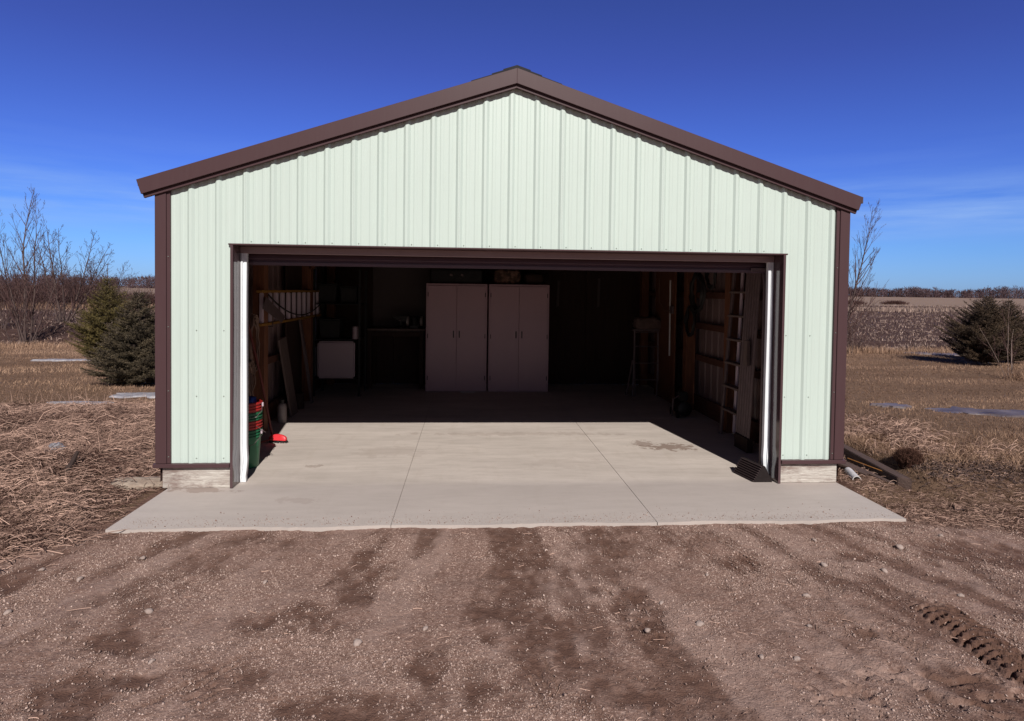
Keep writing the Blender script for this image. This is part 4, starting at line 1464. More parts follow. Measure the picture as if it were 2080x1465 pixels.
n_ = 1500
x = RNG.uniform(-2.9, 2.95, n_)
y = -0.90 + np.abs(RNG.normal(0, 0.10, n_))
r = np.clip(RNG.lognormal(math.log(0.0026), 0.4, n_), 0.0015, 0.007)
base_o = np.array([[1, 0, 0], [-1, 0, 0], [0, 1, 0], [0, -1, 0], [0, 0, 1.6], [0, 0, 0.0]])
V = base_o[None] * RNG.uniform(0.6, 1.2, (n_, 6, 1)) * r[:, None, None] + np.stack([x, y, np.full(n_, 0.0006)], -1)[:, None, :]
fc_ = np.array([[0, 2, 4], [2, 1, 4], [1, 3, 4], [3, 0, 4], [2, 0, 5], [1, 2, 5], [3, 1, 5], [0, 3, 5]])
o = mesh_np('gravel_grit', V.reshape(-1, 3), (fc_[None] + (np.arange(n_) * 6)[:, None, None]).reshape(-1, 3), M('stones'), tone=np.repeat(RNG.beta(1.6, 3.5, n_), 6))
o['kind'] = 'stuff'
# a few bigger loose stones, each on its own
big = [(-3.05, -1.50), (-2.75, -1.62), (-2.52, -1.35), (-2.15, -2.02), (-1.62, -1.72), (-1.9, -2.5), (-0.62, -2.28), (0.72, -2.05), (0.86, -2.28), (1.12, -1.72), (1.45, -2.33),
       (1.05, -2.60), (1.22, -2.62), (1.62, -2.0), (1.95, -1.62), (2.30, -1.72), (2.55, -2.05), (2.65, -1.38), (2.1, -1.25), (0.55, -2.35), (-0.95, -2.4), (-3.3, -1.72), (-2.9, -2.0), (3.1, -1.2)]
proto = lump('loose_stone', simple('loose_stone_grey', (0.42, 0.33, 0.29), (0.27, 0.20, 0.17), 0.9, scale=60, bmp=0.5), (0, 0, 0), 0.020, 0.015, 0.011, 0.5, 5, 2)
for i, (x_, y_) in enumerate(big):
    o = proto if i == 0 else proto.copy()
    if i:
        COL.objects.link(o)
    s_ = random.uniform(0.75, 1.35)
    o.scale = (s_, s_ * random.uniform(0.8, 1.1), s_)
    o.rotation_euler = (random.uniform(-.3, .3), random.uniform(-.3, .3), random.uniform(0, 6.28))
    o.location = (x_, y_, gz1(x_, y_) + 0.006)
    tag(o, 'pale loose stone lying on the gravel driveway', 'stone', 'pale loose stones on the driveway')

def blades(name, x, y, h, w, lean, tone, mat, bend=0.5, dirs=None, z=None, kind='stuff'):
    """curved grass blades: 5 points, 3 triangles each"""
    n = len(x)
    if z is None:
        z = ground_z(x, y) - 0.006
    a = RNG.uniform(0, 2 * PI, n) if dirs is None else dirs
    dx, dy = np.cos(a), np.sin(a)
    px, py = -dy, dx
    b = RNG.uniform(0, 2 * PI, n)            # width direction, random so blades show to every side
    px, py = np.cos(b), np.sin(b)
    m1 = lean * 0.35
    m2_ = lean
    P = np.zeros((n, 5, 3))
    hz1 = h * 0.55
    hz2 = h * np.sqrt(np.clip(1 - (lean * 0.6) ** 2, 0.05, 1))
    for i, (t, hz, wd) in enumerate(((0, 0, 1), (0, 0, -1), (m1, hz1, .8), (m1, hz1, -.8), (m2_, hz2, 0))):
        off = t * h if np.ndim(t) else np.zeros(n)
        P[:, i, 0] = x + dx * off + px * w * wd * 0.5
        P[:, i, 1] = y + dy * off + py * w * wd * 0.5
        P[:, i, 2] = z + (hz if np.ndim(hz) else 0)
    q = np.arange(n)[:, None] * 5
    F = np.concatenate([q + [0, 1, 3], q + [0, 3, 2], q + [2, 3, 4]])
    o = mesh_np(name, P.reshape(-1, 3), F, mat, tone=np.repeat(tone, 5))
    if kind: o['kind'] = kind
    return o

def straws(name, x, y, L, w, rise, tone, mat, dirs=None, z0=None, kind='stuff'):
    """long stalks lying down, arched: 4 points along, ribbons of 3 quads"""
    n = len(x)
    z = (ground_z(x, y) if z0 is None else z0)
    a = RNG.uniform(0, 2 * PI, n) if dirs is None else dirs
    curl = RNG.normal(0, 0.7, n)
    P = np.zeros((n, 8, 3))
    cx, cy = x.copy(), y.copy()
    ts = (0, .33, .66, 1.0)
    for i, t in enumerate(ts):
        aa = a + curl * t
        if i:
            cx = cx + np.cos(aa) * L * 0.33
            cy = cy + np.sin(aa) * L * 0.33
        zz = z + rise * L * (4 * t * (1 - t) * 0.5 + 0.5 * t) + 0.004
        for s, sg in ((0, -1), (1, 1)):
            P[:, i * 2 + s, 0] = cx - np.sin(aa) * w * 0.5 * sg
            P[:, i * 2 + s, 1] = cy + np.cos(aa) * w * 0.5 * sg
            P[:, i * 2 + s, 2] = zz + w * 0.5 * sg
    q = np.arange(n)[:, None] * 8
    F = np.concatenate([q + [0, 1, 3, 2], q + [2, 3, 5, 4], q + [4, 5, 7, 6]])
    o = mesh_np(name, P.reshape(-1, 3), F, mat, tone=np.repeat(tone, 8))
    if kind: o['kind'] = kind
    return o

# left bank of matted straw
x, y = sample(210000, -8.5, -3.05, -2.2, 4.6)
k = RNG.random(len(x)) < np.where(y > -0.4, sstep(4.4, 3.2, y), 0.55 * zone_straw(x, y)) * (0.45 + 0.8 * sstep(0.35, 0.6, fbm(x * 1.5, y * 1.5, 201, 3)))
x, y = x[k], y[k]
k = ~((x > -3.2) & (y < 0.1) & (y > -1))
x, y = x[k], y[k]
flow = (fbm(x * 0.9, y * 0.9, 211, 3) - 0.5) * 5 + RNG.normal(0, 1.1, len(x))
thick = 0.16 * sstep(-3.1, -3.9, x) * sstep(-0.6, 0.8, y) * sstep(4.4, 2.8, y) * fbm(x * 2, y * 2, 221, 3)
straws('matted_straw', x, y, np.clip(RNG.lognormal(math.log(0.085), 0.55, len(x)), 0.03, 0.36), RNG.uniform(0.0016, 0.0042, len(x)), np.clip(RNG.normal(0.16, 0.22, len(x)), 0.0, 1.0),
       np.clip(RNG.beta(1.1, 2.7, len(x)) + 0.7 * (fbm(x * 2.2, y * 2.2, 231, 4) - 0.5), 0, 1), M('straw'), flow, ground_z(x, y) + thick * RNG.random(len(x)))
# upright dead stalks in it
x, y = sample(900, -8, -3.3, 0.0, 4.6)
blades('dead_stalks', x, y, RNG.uniform(0.08, 0.32, len(x)), RNG.uniform(0.0022, 0.0045, len(x)), RNG.uniform(0.1, 0.8, len(x)), RNG.uniform(0.3, 1, len(x)), M('straw'))

# litter creeping onto the driveway edges
x, y = sample(90000, -6, 6, -2.8, -0.5)
k = RNG.random(len(x)) < zone_straw(x, y) * 0.8
x, y = x[k], y[k]
k = ~((np.abs(x) < 3.05) & (y > -0.98))
x, y = x[k], y[k]
straws('grass_litter', x, y, RNG.uniform(0.02, 0.09, len(x)), RNG.uniform(0.0012, 0.0032, len(x)), np.clip(RNG.normal(0.05, 0.12, len(x)), 0, 0.5), RNG.beta(1.2, 3.2, len(x)), M('straw'))
x, y = sample(12000, 3.05, 6.5, -1.0, 0.25)
k = ~((x > 3.5) & (x < 3.9) & (y > -0.2))
x, y = x[k], y[k]
straws('soil_litter', x, y, RNG.uniform(0.02, 0.09, len(x)), RNG.uniform(0.0012, 0.003, len(x)), np.clip(RNG.normal(0.15, 0.25, len(x)), 0, 1), RNG.beta(1.2, 2.6, len(x)), M('straw'))
# odd twigs on the gravel
x, y = sample(900, -4, 4, -3.2, -1.0)
straws('twig_litter', x, y, RNG.uniform(0.015, 0.07, len(x)) * np.where(RNG.random(len(x)) < 0.04, 2, 1), RNG.uniform(0.0012, 0.0022, len(x)), RNG.uniform(0.0, 0.06, len(x)), RNG.beta(1.4, 1.6, len(x)), M('straw'))

# right bank: standing fringe
x, y = sample(90000, 3.1, 10, -0.9, 4.5)
fr = sstep(0.0, 0.5, (y - (-0.05 - 0.10 * (x - 3.8))) + (fbm(x * 1.8, y * 1.8, 241, 3) - 0.5) * 0.8) * sstep(1.9, 0.7, y - 0.05 * x)
fr = np.where(x < 3.85, np.where((y > 0.15) & (x > 3.08) & (x < 3.5), 0.3, 0.0), fr)
k = RNG.random(len(x)) < fr * (0.35 + 0.8 * sstep(0.4, 0.62, fbm(x * 1.1, y * 1.1, 251, 3)))
x, y = x[k], y[k]
blades('bank_grass', x, y, RNG.uniform(0.03, 0.11, len(x)) * (0.5 + fbm(x * 1.5, y * 1.5, 261, 3)), RNG.uniform(0.002, 0.0045, len(x)), RNG.uniform(0.3, 1.2, len(x)),
       np.clip(RNG.beta(1.8, 2.0, len(x)) + 0.8 * (fbm(x * 1.5, y * 1.5, 261, 3) - 0.5), 0, 1), M('grass'), dirs=RNG.normal(4.2, 1.5, len(x)))
x, y = sample(60000, 3.1, 7.5, -0.6, 3.0)
k = np.where(x < 3.85, (x > 3.06) & (x < 3.40) & (y > 0.22) & (RNG.random(len(x)) < 0.3), (y > 0.3) & (y < 2.4) & (RNG.random(len(x)) < sstep(5.6, 4.0, x) * sstep(0.35, 0.6, fbm(x * 2.5, y * 2.5, 271, 3))))
x, y = x[k], y[k]
straws('bank_straw', x, y, RNG.uniform(0.05, 0.22, len(x)), RNG.uniform(0.002, 0.004, len(x)), np.clip(RNG.normal(0.22, 0.3, len(x)), 0, 1.2), RNG.beta(1.5, 2.0, len(x)), M('straw'))
# dark dead leaf litter strip in front of the fringe
x, y = sample(26000, 3.72, 8.0, -1.2, 1.2)
k = RNG.random(len(x)) < np.exp(-((y - (0.10 - 0.13 * (x - 3.9))) / 0.22) ** 2) * sstep(3.72, 3.95, x)
x, y = x[k], y[k]
straws('dark_leaf_litter', x, y, RNG.uniform(0.02, 0.07, len(x)), RNG.uniform(0.003, 0.008, len(x)), np.clip(RNG.normal(0.35, 0.3, len(x)), 0, 1), RNG.beta(1.4, 2.4, len(x)), M('weeds'))
# the dark rotted tuft behind the timber
t = empty('rotted_tuft', (3.93, 0.26, gz1(3.93, 0.26) - 0.02))
tag(t, 'dark brown rotted grass tuft on the bank behind the timber end', 'grass tuft')
c_ = lump('tuft_core', M('tuft'), (0, 0, 0.03), 0.105, 0.10, 0.105, 0.35, 9)
c_.parent = t
n_ = 3600
a_ = RNG.uniform(0, 2 * PI, n_)
rr_ = 0.125 * np.sqrt(RNG.random(n_))
zz_ = 0.125 * np.sqrt(np.clip(1 - (rr_ / 0.13) ** 2, 0, 1))
o = blades('tuft_blades', rr_ * np.cos(a_), rr_ * np.sin(a_), RNG.uniform(0.02, 0.06, n_), np.full(n_, 0.0035), RNG.uniform(0.2, 1.2, n_), np.clip(RNG.beta(1.2, 3, n_), 0, 1), M('tuft'), z=zz_)
o.parent = t
ICE = [((7.12, 3.45), 0.42, 0.30), ((8.15, 3.2), 0.75, 0.36), ((14.2, 12.7), 0.75, 0.55), ((6.3, 3.8), 0.28, 0.14), ((-5.55, 5.0), 0.5, 0.22), ((-9.9, 9.8), 0.55, 0.25), ((-6.2, 4.25), 0.36, 0.1)]
# lawn: short dormant blades everywhere, longer tufts here and there
x = RNG.uniform(-20, 20, 330000)
y = -1.0 + 14.6 * RNG.random(330000) ** 0.75
k = in_view(x, y) & ~((np.abs(x) < 3.1) & (y < 6.3)) & (y > -0.4)
k &= ~((x < -3) & (y < 3.3) & (x > -8.5)) & ~((x > 3) & (x < 5.0) & (y < 0.1))
# only where the shed leaves the lawn open to view
ang = np.arctan2(x + 0.417, y + 5.521)
k &= (ang < math.atan2(-3.0 + .417, 5.5)) | (ang > math.atan2(3.0 + .417, 5.5))
x, y = x[k], y[k]
for (px_, py_), ra_, rb_ in ICE:
    k = ((x - px_) / (ra_ * 1.02)) ** 2 + ((y - py_) / (rb_ * 1.05)) ** 2 > 1
    x, y = x[k], y[k]
patch = fbm(x * 0.45, y * 1.3, 301, 6)
blades('dormant_grass', x, y, RNG.uniform(0.015, 0.06, len(x)) * (0.25 + 1.5 * patch), RNG.uniform(0.003, 0.008, len(x)), RNG.uniform(0.2, 0.95, len(x)),
       np.clip(RNG.beta(1.3, 2.9, len(x)) + 2.0 * (patch - 0.52), 0, 1), M('grass'))
x = RNG.uniform(-19, 19, 26000)
y = 13.2 + RNG.normal(0, 0.35, 26000)
k = in_view(x, y) & (np.abs(x) > 5)
x, y = x[k], y[k]
blades('field_edge_grass', x, y, RNG.uniform(0.06, 0.26, len(x)) * np.where(x < 0, 0.6, 1.0) * (0.3 + 1.3 * fbm(x * 0.9, y, 311, 2)), RNG.uniform(0.006, 0.012, len(x)), RNG.uniform(0.1, 0.8, len(x)), RNG.beta(2, 2, len(x)), M('grass'))

# corn stubble and trash in the plowed field
n_ = 150000
y = 13.5 + 85 * RNG.random(n_) ** 2.0
x = RNG.uniform(-1, 1, n_) * (y + 6) * 1.0 + 0.07 * (y + 6)
k = in_view(x, y) & (RNG.random(n_) < 0.25 + 0.9 * sstep(0.4, 0.62, fbm(x * 0.5, y * 1.5, 321, 3)))
ang = np.arctan2(x + 0.417, y + 5.521)
k &= (ang < math.atan2(-3.0 + .417, 5.5)) | (ang > math.atan2(3.0 + .417, 5.5))
k &= RNG.random(n_) < np.where(x > 0, 0.6, 0.3)
x, y = x[k], y[k]
sc_ = 0.7 + (y / 40)
k = RNG.random(len(x)) < 0.35
straws('corn_stubble', x[k], y[k], RNG.uniform(0.05, 0.16, k.sum()) * sc_[k], RNG.uniform(0.008, 0.016, k.sum()) * sc_[k], np.clip(RNG.normal(0.4, 0.35, k.sum()), 0, 1.2), RNG.beta(1.7, 2.0, k.sum()), M('stubble'))
k = ~k
blades('corn_stalks', x[k], y[k], RNG.uniform(0.05, 0.17, k.sum()) * sc_[k], RNG.uniform(0.012, 0.028, k.sum()) * sc_[k], RNG.uniform(0.2, 1.3, k.sum()), RNG.beta(1.5, 2.0, k.sum()), M('stubble'))
# pale strip of standing stubble far out at the right
x = RNG.uniform(-60, 95, 30000)
y = RNG.normal(64, 2.2, 30000)
k = in_view(x, y) & (x > 8)
x, y = x[k], y[k]
blades('standing_stubble', x, y, RNG.uniform(0.25, 0.5, len(x)), RNG.uniform(0.05, 0.10, len(x)), RNG.uniform(0, 0.4, len(x)), RNG.uniform(0.25, 0.9, len(x)), M('stubble'))
x = RNG.uniform(-90, -8, 24000)
y = RNG.normal(38, 2.0, 24000)
k = in_view(x, y)
x, y = x[k], y[k]
blades('verge_grass', x, y, RNG.uniform(0.2, 0.6, len(x)), RNG.uniform(0.03, 0.06, len(x)), RNG.uniform(0, 0.7, len(x)), RNG.uniform(0.0, 0.5, len(x)), M('grass'))

# ------------------------------------------------------------------ snow and melt ice
def flat_patch(name, mat, c, rx, ry, seed, h, lift):
    m2 = MB()
    n = 40
    zc = gz1(*c)
    m2.v.append((c[0], c[1], zc + h + lift))
    for rr_, hh in ((0.6, h), (0.92, h * 0.7), (1.0, -0.03)):
        for j in range(n):
            a = 2 * PI * j / n
            k = rr_ * (1 + 0.24 * math.sin(2 * a + seed) + 0.18 * math.sin(5 * a + 2 * seed) + 0.13 * math.sin(9 * a + seed * 3) + 0.09 * math.sin(13 * a + seed * 5))
            m2.v.append((c[0] + rx * k * math.cos(a), c[1] + ry * k * math.sin(a), zc + hh + lift))
    for j in range(n):
        m2.f.append((0, 1 + j, 1 + (j + 1) % n))
        for q in range(2):
            a, b = 1 + q * n + j, 1 + q * n + (j + 1) % n
            m2.f.append((a, a + n, b + n, b))
    o = m2.build(name, mat, smooth=True)
    return o
for c, rx, ry, sd, lb in (((7.12, 3.45), 0.42, 0.30, 1.0, 'small dark melt puddle in the right lawn'), ((8.15, 3.2), 0.75, 0.36, 2.2, 'larger melt puddle at the right edge of the lawn'),
                       ((14.2, 12.7), 0.75, 0.55, 3.1, 'far melt puddle at the edge of the plowed field'), ((6.3, 3.8), 0.28, 0.14, 4.0, 'faint shallow melt puddle nearest the right wall')):
    o = flat_patch('puddle', M('puddle'), c, rx, ry, sd, 0.012, 0.022)
    tag(o, lb, 'puddle', 'melt puddles on the right lawn', 'thing')
for c, rx, ry, sd, lb in (((-5.55, 5.0), 0.55, 0.26, 0.5, 'white snow patch at the foot of the left spruce'), ((-9.9, 9.8), 0.55, 0.16, 1.9, 'long thin snow patch in the left lawn'),
                       ((-6.2, 4.25), 0.42, 0.09, 2.7, 'grey snow remnant in front of the straw bank')):
    o = flat_patch('snow_patch', M('snow'), c, rx, ry, sd, 0.016, 0.016)
    tag(o, lb, 'snow patch', 'snow patches on the left lawn', 'thing')

# ------------------------------------------------------------------ trees
class Tubes:
    """many tapered tubes collected with numpy friendly lists"""
    def __init__(s):
        s.v, s.q = [], []
    def tube(s, pts, rads, n=4):
        k = len(s.v)
        ref = None
        for i, p in enumerate(pts):
            d = (pts[min(i + 1, len(pts) - 1)] - pts[max(i - 1, 0)]).normalized()
            if ref is None:
                ref = d.orthogonal().normalized()
            ref = ref - d * ref.dot(d)
            if ref.length < 1e-6:
                ref = d.orthogonal()
            ref.normalize()
            c = d.cross(ref)
            for j in range(n):
                a = 2 * PI * j / n
                q = p + (ref * math.cos(a) + c * math.sin(a)) * rads[i]
                s.v.append((q.x, q.y, q.z))
        for i in range(len(pts) - 1):
            for j in range(n):
                a, b = k + i * n + j, k + i * n + (j + 1) % n
                s.q.append((a, b, b + n, a + n))
    def build(s, name, mat, parent):
        return mesh_np(name, s.v, np.array(s.q), mat, parent, smooth=True)

def grow(T, rr, p, d, L, r, depth, maxd, spread, up, minr, segs=5, kids=(3, 6), crook=0.05):
    pts, rads = [p.copy()], [r]
    cur, dd = p.copy(), d.normalized()
    for i in range(segs):
        dd = (dd + Vector((rr.gauss(0, crook), rr.gauss(0, crook), rr.gauss(0, crook) + up * 0.12))).normalized()
        cur = cur + dd * (L / segs)
        pts.append(cur.copy())
        rads.append(max(minr, r * (1 - 0.86 * (i + 1) / segs)))
    T[0 if depth == 0 else 1].tube(pts, rads, 6 if depth == 0 else (4 if r > 0.006 else 3))
    if depth >= maxd:
        return
    nk = max(4, int(L * kids[1])) if depth == 0 else (rr.randint(*kids) if L > 0.28 else 2)
    roll = rr.uniform(0, 6.28)
    for k in range(nk):
        if depth == 0:
            t = 0.12 + 0.86 * (k + rr.random()) / nk
        else:
            t = rr.uniform(0.2, 0.95)
        i = min(int(t * segs), segs - 1)
        f = t * segs - i
        q = pts[i].lerp(pts[i + 1], f)
        ax = (pts[i + 1] - pts[i]).normalized()
        side = ax.orthogonal().normalized()
        roll += 2.4 + rr.gauss(0, 0.3)
        side.rotate(Quaternion(ax, roll))
        an = rr.uniform(0.7, 1.25) * spread
        nd = (ax * math.cos(an) + side * math.sin(an))
        if depth == 0:
            nl = L * rr.uniform(0.22, 0.50) * (1.04 - t) ** 0.8 + rr.uniform(0.06, 0.20)
        else:
            nl = L * rr.uniform(0.25, 0.55) * (1.1 - 0.7 * t)
        grow(T, rr, q, nd, nl, max(minr, rads[i] * 0.55), depth + 1, maxd, spread, up, minr, max(3, segs - 2), kids, crook)

def bare_tree(name, loc, stems, label, cat, seed, maxd=3, spread=0.6, up=0.6, minr=0.0035, kids=(4, 7), bark='bark', twig='twig', group=None):
    rr = random.Random(seed)
    t = empty(name, loc)
    tag(t, label, cat, group)
    A, B = Tubes(), Tubes()
    for (dx, dy, L, r, tx, ty) in stems:
        grow((A, B), rr, Vector((dx, dy, -0.05)), Vector((tx, ty, 1)), L, r, 0, maxd, spread, up, minr, 8, kids)
    A.build('trunk', M(bark), t)
    B.build('crown', M(twig), t)
    return t

rs = random.Random(3)
# left: tall multi-stemmed young tree
L0 = (-13.45, 13.75)
st = [(0.0, 0.0, 4.75, 0.036, 0.05, 0.0), (0.1, 0.05, 4.3, 0.026, 0.27, 0.0), (-0.1, 0.0, 3.9, 0.024, -0.16, 0.05), (0.05, -0.05, 3.0, 0.024, -0.42, 0.0), (0.15, 0.0, 2.9, 0.022, 0.46, 0.0)]
st += [(rs.uniform(-.3, .3), rs.uniform(-.2, .2), rs.uniform(1.0, 2.3), 0.010, rs.uniform(-.6, .6), rs.uniform(-.3, .3)) for _ in range(12)]
bare_tree('bare_tree', (*L0, gz1(*L0)), st, 'tall bare tree with several slender stems at the far left field edge', 'tree', 12, 3, 0.52, 0.85, 0.0028, (3, 5))
# left: rounded bushy tree behind it
L1 = (-14.6, 17.2)
st = [(0, 0, 3.5, 0.04, 0.03, 0), (0.12, 0, 3.4, 0.032, 0.42, 0), (-0.1, 0.1, 3.2, 0.032, -0.35, 0), (0.2, 0, 3.2, 0.028, 0.72, 0.1), (0.05, 0.1, 3.4, 0.03, 0.22, -0.3), (0.1, 0.1, 3.0, 0.026, 0.95, -0.1)]
bare_tree('bare_tree', (*L1, gz1(*L1)), st, 'round bushy bare tree right of the tall slender one', 'tree', 5, 4, 0.66, 0.30, 0.0032, (4, 6))
L6 = (-15.6, 15.6)
st = [(rs.uniform(-.9, .9), rs.uniform(-.3, .3), rs.uniform(1.2, 2.3), 0.012, rs.uniform(-.5, .5), rs.uniform(-.3, .3)) for _ in range(26)]
bare_tree('bare_shrub', (*L6, gz1(*L6)), st, 'dense reddish thicket of thin stems at the left picture edge', 'shrub', 47, 3, 0.6, 0.5, 0.0030, (3, 5))
L7 = (-15.2, 19.5)
st = [(rs.uniform(-1.2, 1.2), rs.uniform(-.3, .3), rs.uniform(1.4, 2.6), 0.014, rs.uniform(-.6, .6), rs.uniform(-.3, .3)) for _ in range(26)]
bare_tree('bare_shrub', (*L7, gz1(*L7)), st, 'dark twiggy shrub behind the round bushy tree on the left', 'shrub', 53, 3, 0.65, 0.4, 0.0032, (3, 5))
# left: slim sapling next to the corner of the shed
L2 = (-8.85, 13.0)
st = [(0, 0, 3.4, 0.022, -0.02, 0), (0.05, 0, 2.6, 0.014, 0.16, 0), (-0.05, 0, 2.2, 0.013, -0.28, 0), (0.1, 0.1, 2.0, 0.012, 0.3, 0)]
bare_tree('bare_sapling', (*L2, gz1(*L2)), st, 'slim bare sapling between the left spruce and the garage corner', 'tree', 8, 3, 0.5, 0.7, 0.0028, (2, 4))
# right: bare young tree behind the corner
L3 = (10.75, 12.5)
st = [(0, 0, 4.55, 0.036, 0.17, 0), (-0.1, 0, 3.9, 0.024, -0.02, 0), (-0.15, 0.1, 3.2, 0.02, -0.12, 0), (0.1, 0, 2.6, 0.016, 0.36, 0)]
st += [(rs.uniform(-.3, .4), rs.uniform(-.2, .2), rs.uniform(0.9, 1.9), 0.010, rs.uniform(-.4, .7), rs.uniform(-.3, .3)) for _ in range(16)]
bare_tree('bare_tree', (*L3, gz1(*L3)), st, 'bare young tree beside the right corner of the garage', 'tree', 23, 3, 0.50, 0.80, 0.0026, (3, 7))
# right: staked pale sapling in front of the spruces
L4 = (11.8, 7.55)
st = [(0, 0, 1.15, 0.016, -0.10, 0), (-0.09, 0, 1.75, 0.010, -0.12, 0.0), (-0.12, 0, 1.3, 0.007, -0.55, 0)]
bare_tree('bare_sapling', (*L4, gz1(*L4)), st, 'thin pale stemmed sapling in front of the right spruces', 'tree', 31, 2, 0.6, 0.5, 0.0028, (3, 5), 'bark_pale', 'twig')
n_ = 500
o = blades('grass_tuft', RNG.normal(0, 0.16, n_), RNG.normal(0, 0.16, n_), RNG.uniform(0.1, 0.32, n_), np.full(n_, 0.006), RNG.uniform(0.2, 0.9, n_), RNG.beta(1.5, 2.2, n_), M('grass'), z=np.full(n_, -0.01), kind=None)
o.location = (11.75, 7.3, gz1(11.75, 7.3))
tag(o, 'dry grass tuft at the foot of the pale sapling', 'grass tuft')
# right: a low dead shrub between the bare tree and the field
L5 = (11.6, 13.1)
st = [(rs.uniform(-.4, .4), rs.uniform(-.2, .2), rs.uniform(0.5, 1.1), 0.008, rs.uniform(-.9, .9), rs.uniform(-.4, .4)) for _ in range(26)]
bare_tree('bare_shrub', (*L5, gz1(*L5)), st, 'low twiggy shrub at the foot of the right bare tree', 'shrub', 41, 2, 0.7, 0.4, 0.003, (3, 5))

def spruce(loc, H, RAD, needle, label, seed, spike=0.3, nb=200, fat=0.45, lift=0.25, squash=1.0, dens=1.0, asym=0.0):
    """whorled limbs, each carrying shoots set with needles"""
    rr = random.Random(seed)
    t = empty('spruce_tree', loc)
    tag(t, label, 'tree', 'young spruces in the lawn')
    A = Tubes()
    A.tube([Vector((0, 0, -0.05)), Vector((0.01, 0, H * 0.5)), Vector((0.0, 0.01, H * 0.93)), Vector((0, 0, H + spike))], [0.045 * H / 2, 0.028 * H / 2, 0.010, 0.004], 7)
    S0, S1, TN = [], [], []
    for i in range(nb):
        u = (i + rr.random()) / nb
        z = H * (0.03 + 0.95 * u ** 1.1)
        k = z / H
        # silhouette: skirt tucks in, widest below the middle, pointed top
        prof = min(1.0, (k + 0.16) / (fat * 0.75)) * max(0.03, (1 - k)) ** 0.85 / (1 - fat * 0.6) ** 0.85
        Rk = RAD * min(prof, 1.06) * rr.uniform(0.72, 1.12)
        az = i * 2.39996 + rr.gauss(0, 0.25)
        Rk *= 1 + asym * math.cos(az - PI)
        up = lift + 0.5 * k + rr.gauss(0, 0.08)
        d = Vector((math.cos(az), math.sin(az) * squash, up * 0.35))
        pts = []
        ns = 6
        for j in range(ns + 1):
            f = j / ns
            pts.append(Vector((0, 0, z)) + Vector((d.x * Rk * f, d.y * Rk * f, Rk * (d.z * f - 0.28 * f * (1 - k) + 0.30 * f * f))))
        A.tube(pts, [0.010 * (1 - 0.8 * j / ns) * (0.5 + Rk) for j in range(ns + 1)], 3)
        btone = rr.gauss(0.0, 0.10)
        nl = max(3, int(Rk / 0.050 * dens))
        for j in range(nl):
            f = 0.18 + 0.82 * (j + rr.random()) / nl
            a = min(int(f * ns), ns - 1)
            q = pts[a].lerp(pts[a + 1], f * ns - a)
            ax = (pts[a + 1] - pts[a]).normalized()
            sidev = Vector((-ax.y, ax.x, 0)).normalized()
            for sd in (-1, 1):
                dv = (ax * rr.uniform(0.7, 1.0) + sidev * sd * rr.uniform(0.5, 1.0) * (1.0 if f < 0.93 else 0.35) + Vector((0, 0, rr.uniform(-0.22, 0.22)))).normalized()
                ll = Rk * 0.38 * (1.05 - f) + rr.uniform(0.05, 0.10)
                nsh = max(1, int(ll / 0.055))
                for h_ in range(nsh):
                    g0 = q + dv * ll * (h_ / nsh)
                    for sgn in ((0,) if h_ == nsh - 1 else (-1, 1, 0)):
                        sv = dv.cross(Vector((0, 0, 1))).normalized() * sgn
                        d2 = (dv + sv * 0.8 + Vector((0, 0, rr.uniform(-0.15, 0.35)))).normalized()
                        sl = rr.uniform(0.045, 0.085)
                        S0.append(g0[:]); S1.append((g0 + d2 * sl)[:])
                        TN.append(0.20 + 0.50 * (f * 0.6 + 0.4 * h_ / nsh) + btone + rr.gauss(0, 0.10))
    A.build('trunk', M('bark'), t)
    S0, S1, TN = np.array(S0), np.array(S1), np.array(TN)
    ns = len(S0)
    kN = 7
    D = S1 - S0
    Ls = np.linalg.norm(D, axis=1, keepdims=True)
    D = D / Ls
    ref = np.cross(D, np.array([0.31, 0.2, 0.93]))
    ref /= np.linalg.norm(ref, axis=1, keepdims=True) + 1e-9
    cr_ = np.cross(D, ref)
    V, TT = [], []
    for q in range(kN):
        f = (q + 0.5) / kN
        a = RNG.uniform(0, 2 * PI, (ns, 1))
        out = ref * np.cos(a) + cr_ * np.sin(a)
        b = S0 + D * Ls * f
        ln = 0.021 * RNG.uniform(0.8, 1.3, (ns, 1))
        tip = b + out * ln + D * ln * 0.75
        wv = np.cross(out, D) * 0.0036
        V.append(np.stack([b - wv - D * 0.002, b + wv - D * 0.002, tip], 1))
        TT.append(np.clip(TN + RNG.normal(0, 0.12, ns), 0, 1))
    # the twig itself
    wv = ref * 0.0035
    V.append(np.stack([S0 - wv, S0 + wv, S1], 1))
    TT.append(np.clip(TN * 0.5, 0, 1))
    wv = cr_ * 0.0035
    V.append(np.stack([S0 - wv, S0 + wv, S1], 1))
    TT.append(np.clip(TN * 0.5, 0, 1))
    V = np.concatenate(V)
    TT = np.concatenate(TT)
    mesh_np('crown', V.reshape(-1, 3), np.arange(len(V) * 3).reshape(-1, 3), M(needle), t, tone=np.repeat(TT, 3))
    return t

S = (-6.35, 6.15)
spruce((*S, gz1(*S)), 1.66, 0.78, 'needle_dark', 'dark bushy spruce nearest the left wall of the garage', 51, 0.10, 200, 0.40, 0.25)
S = (-8.42, 8.9)
spruce((*S, gz1(*S)), 1.95, 0.74, 'needle_olive', 'olive green spruce half hidden behind the dark left spruce', 57, 0.32, 170, 0.52, 0.75)
S = (13.1, 9.75)
spruce((*S, gz1(*S)), 1.78, 0.92, 'needle_brown', 'broad brownish spruce with a bare top spike at the far right', 63, 0.30, 190, 0.50, 0.80, asym=0.15)
S = (14.2, 10.3)
spruce((*S, gz1(*S)), 1.70, 0.80, 'needle_brown', 'second brownish spruce cut off by the right picture edge', 69, 0.30, 150, 0.45, 0.7)

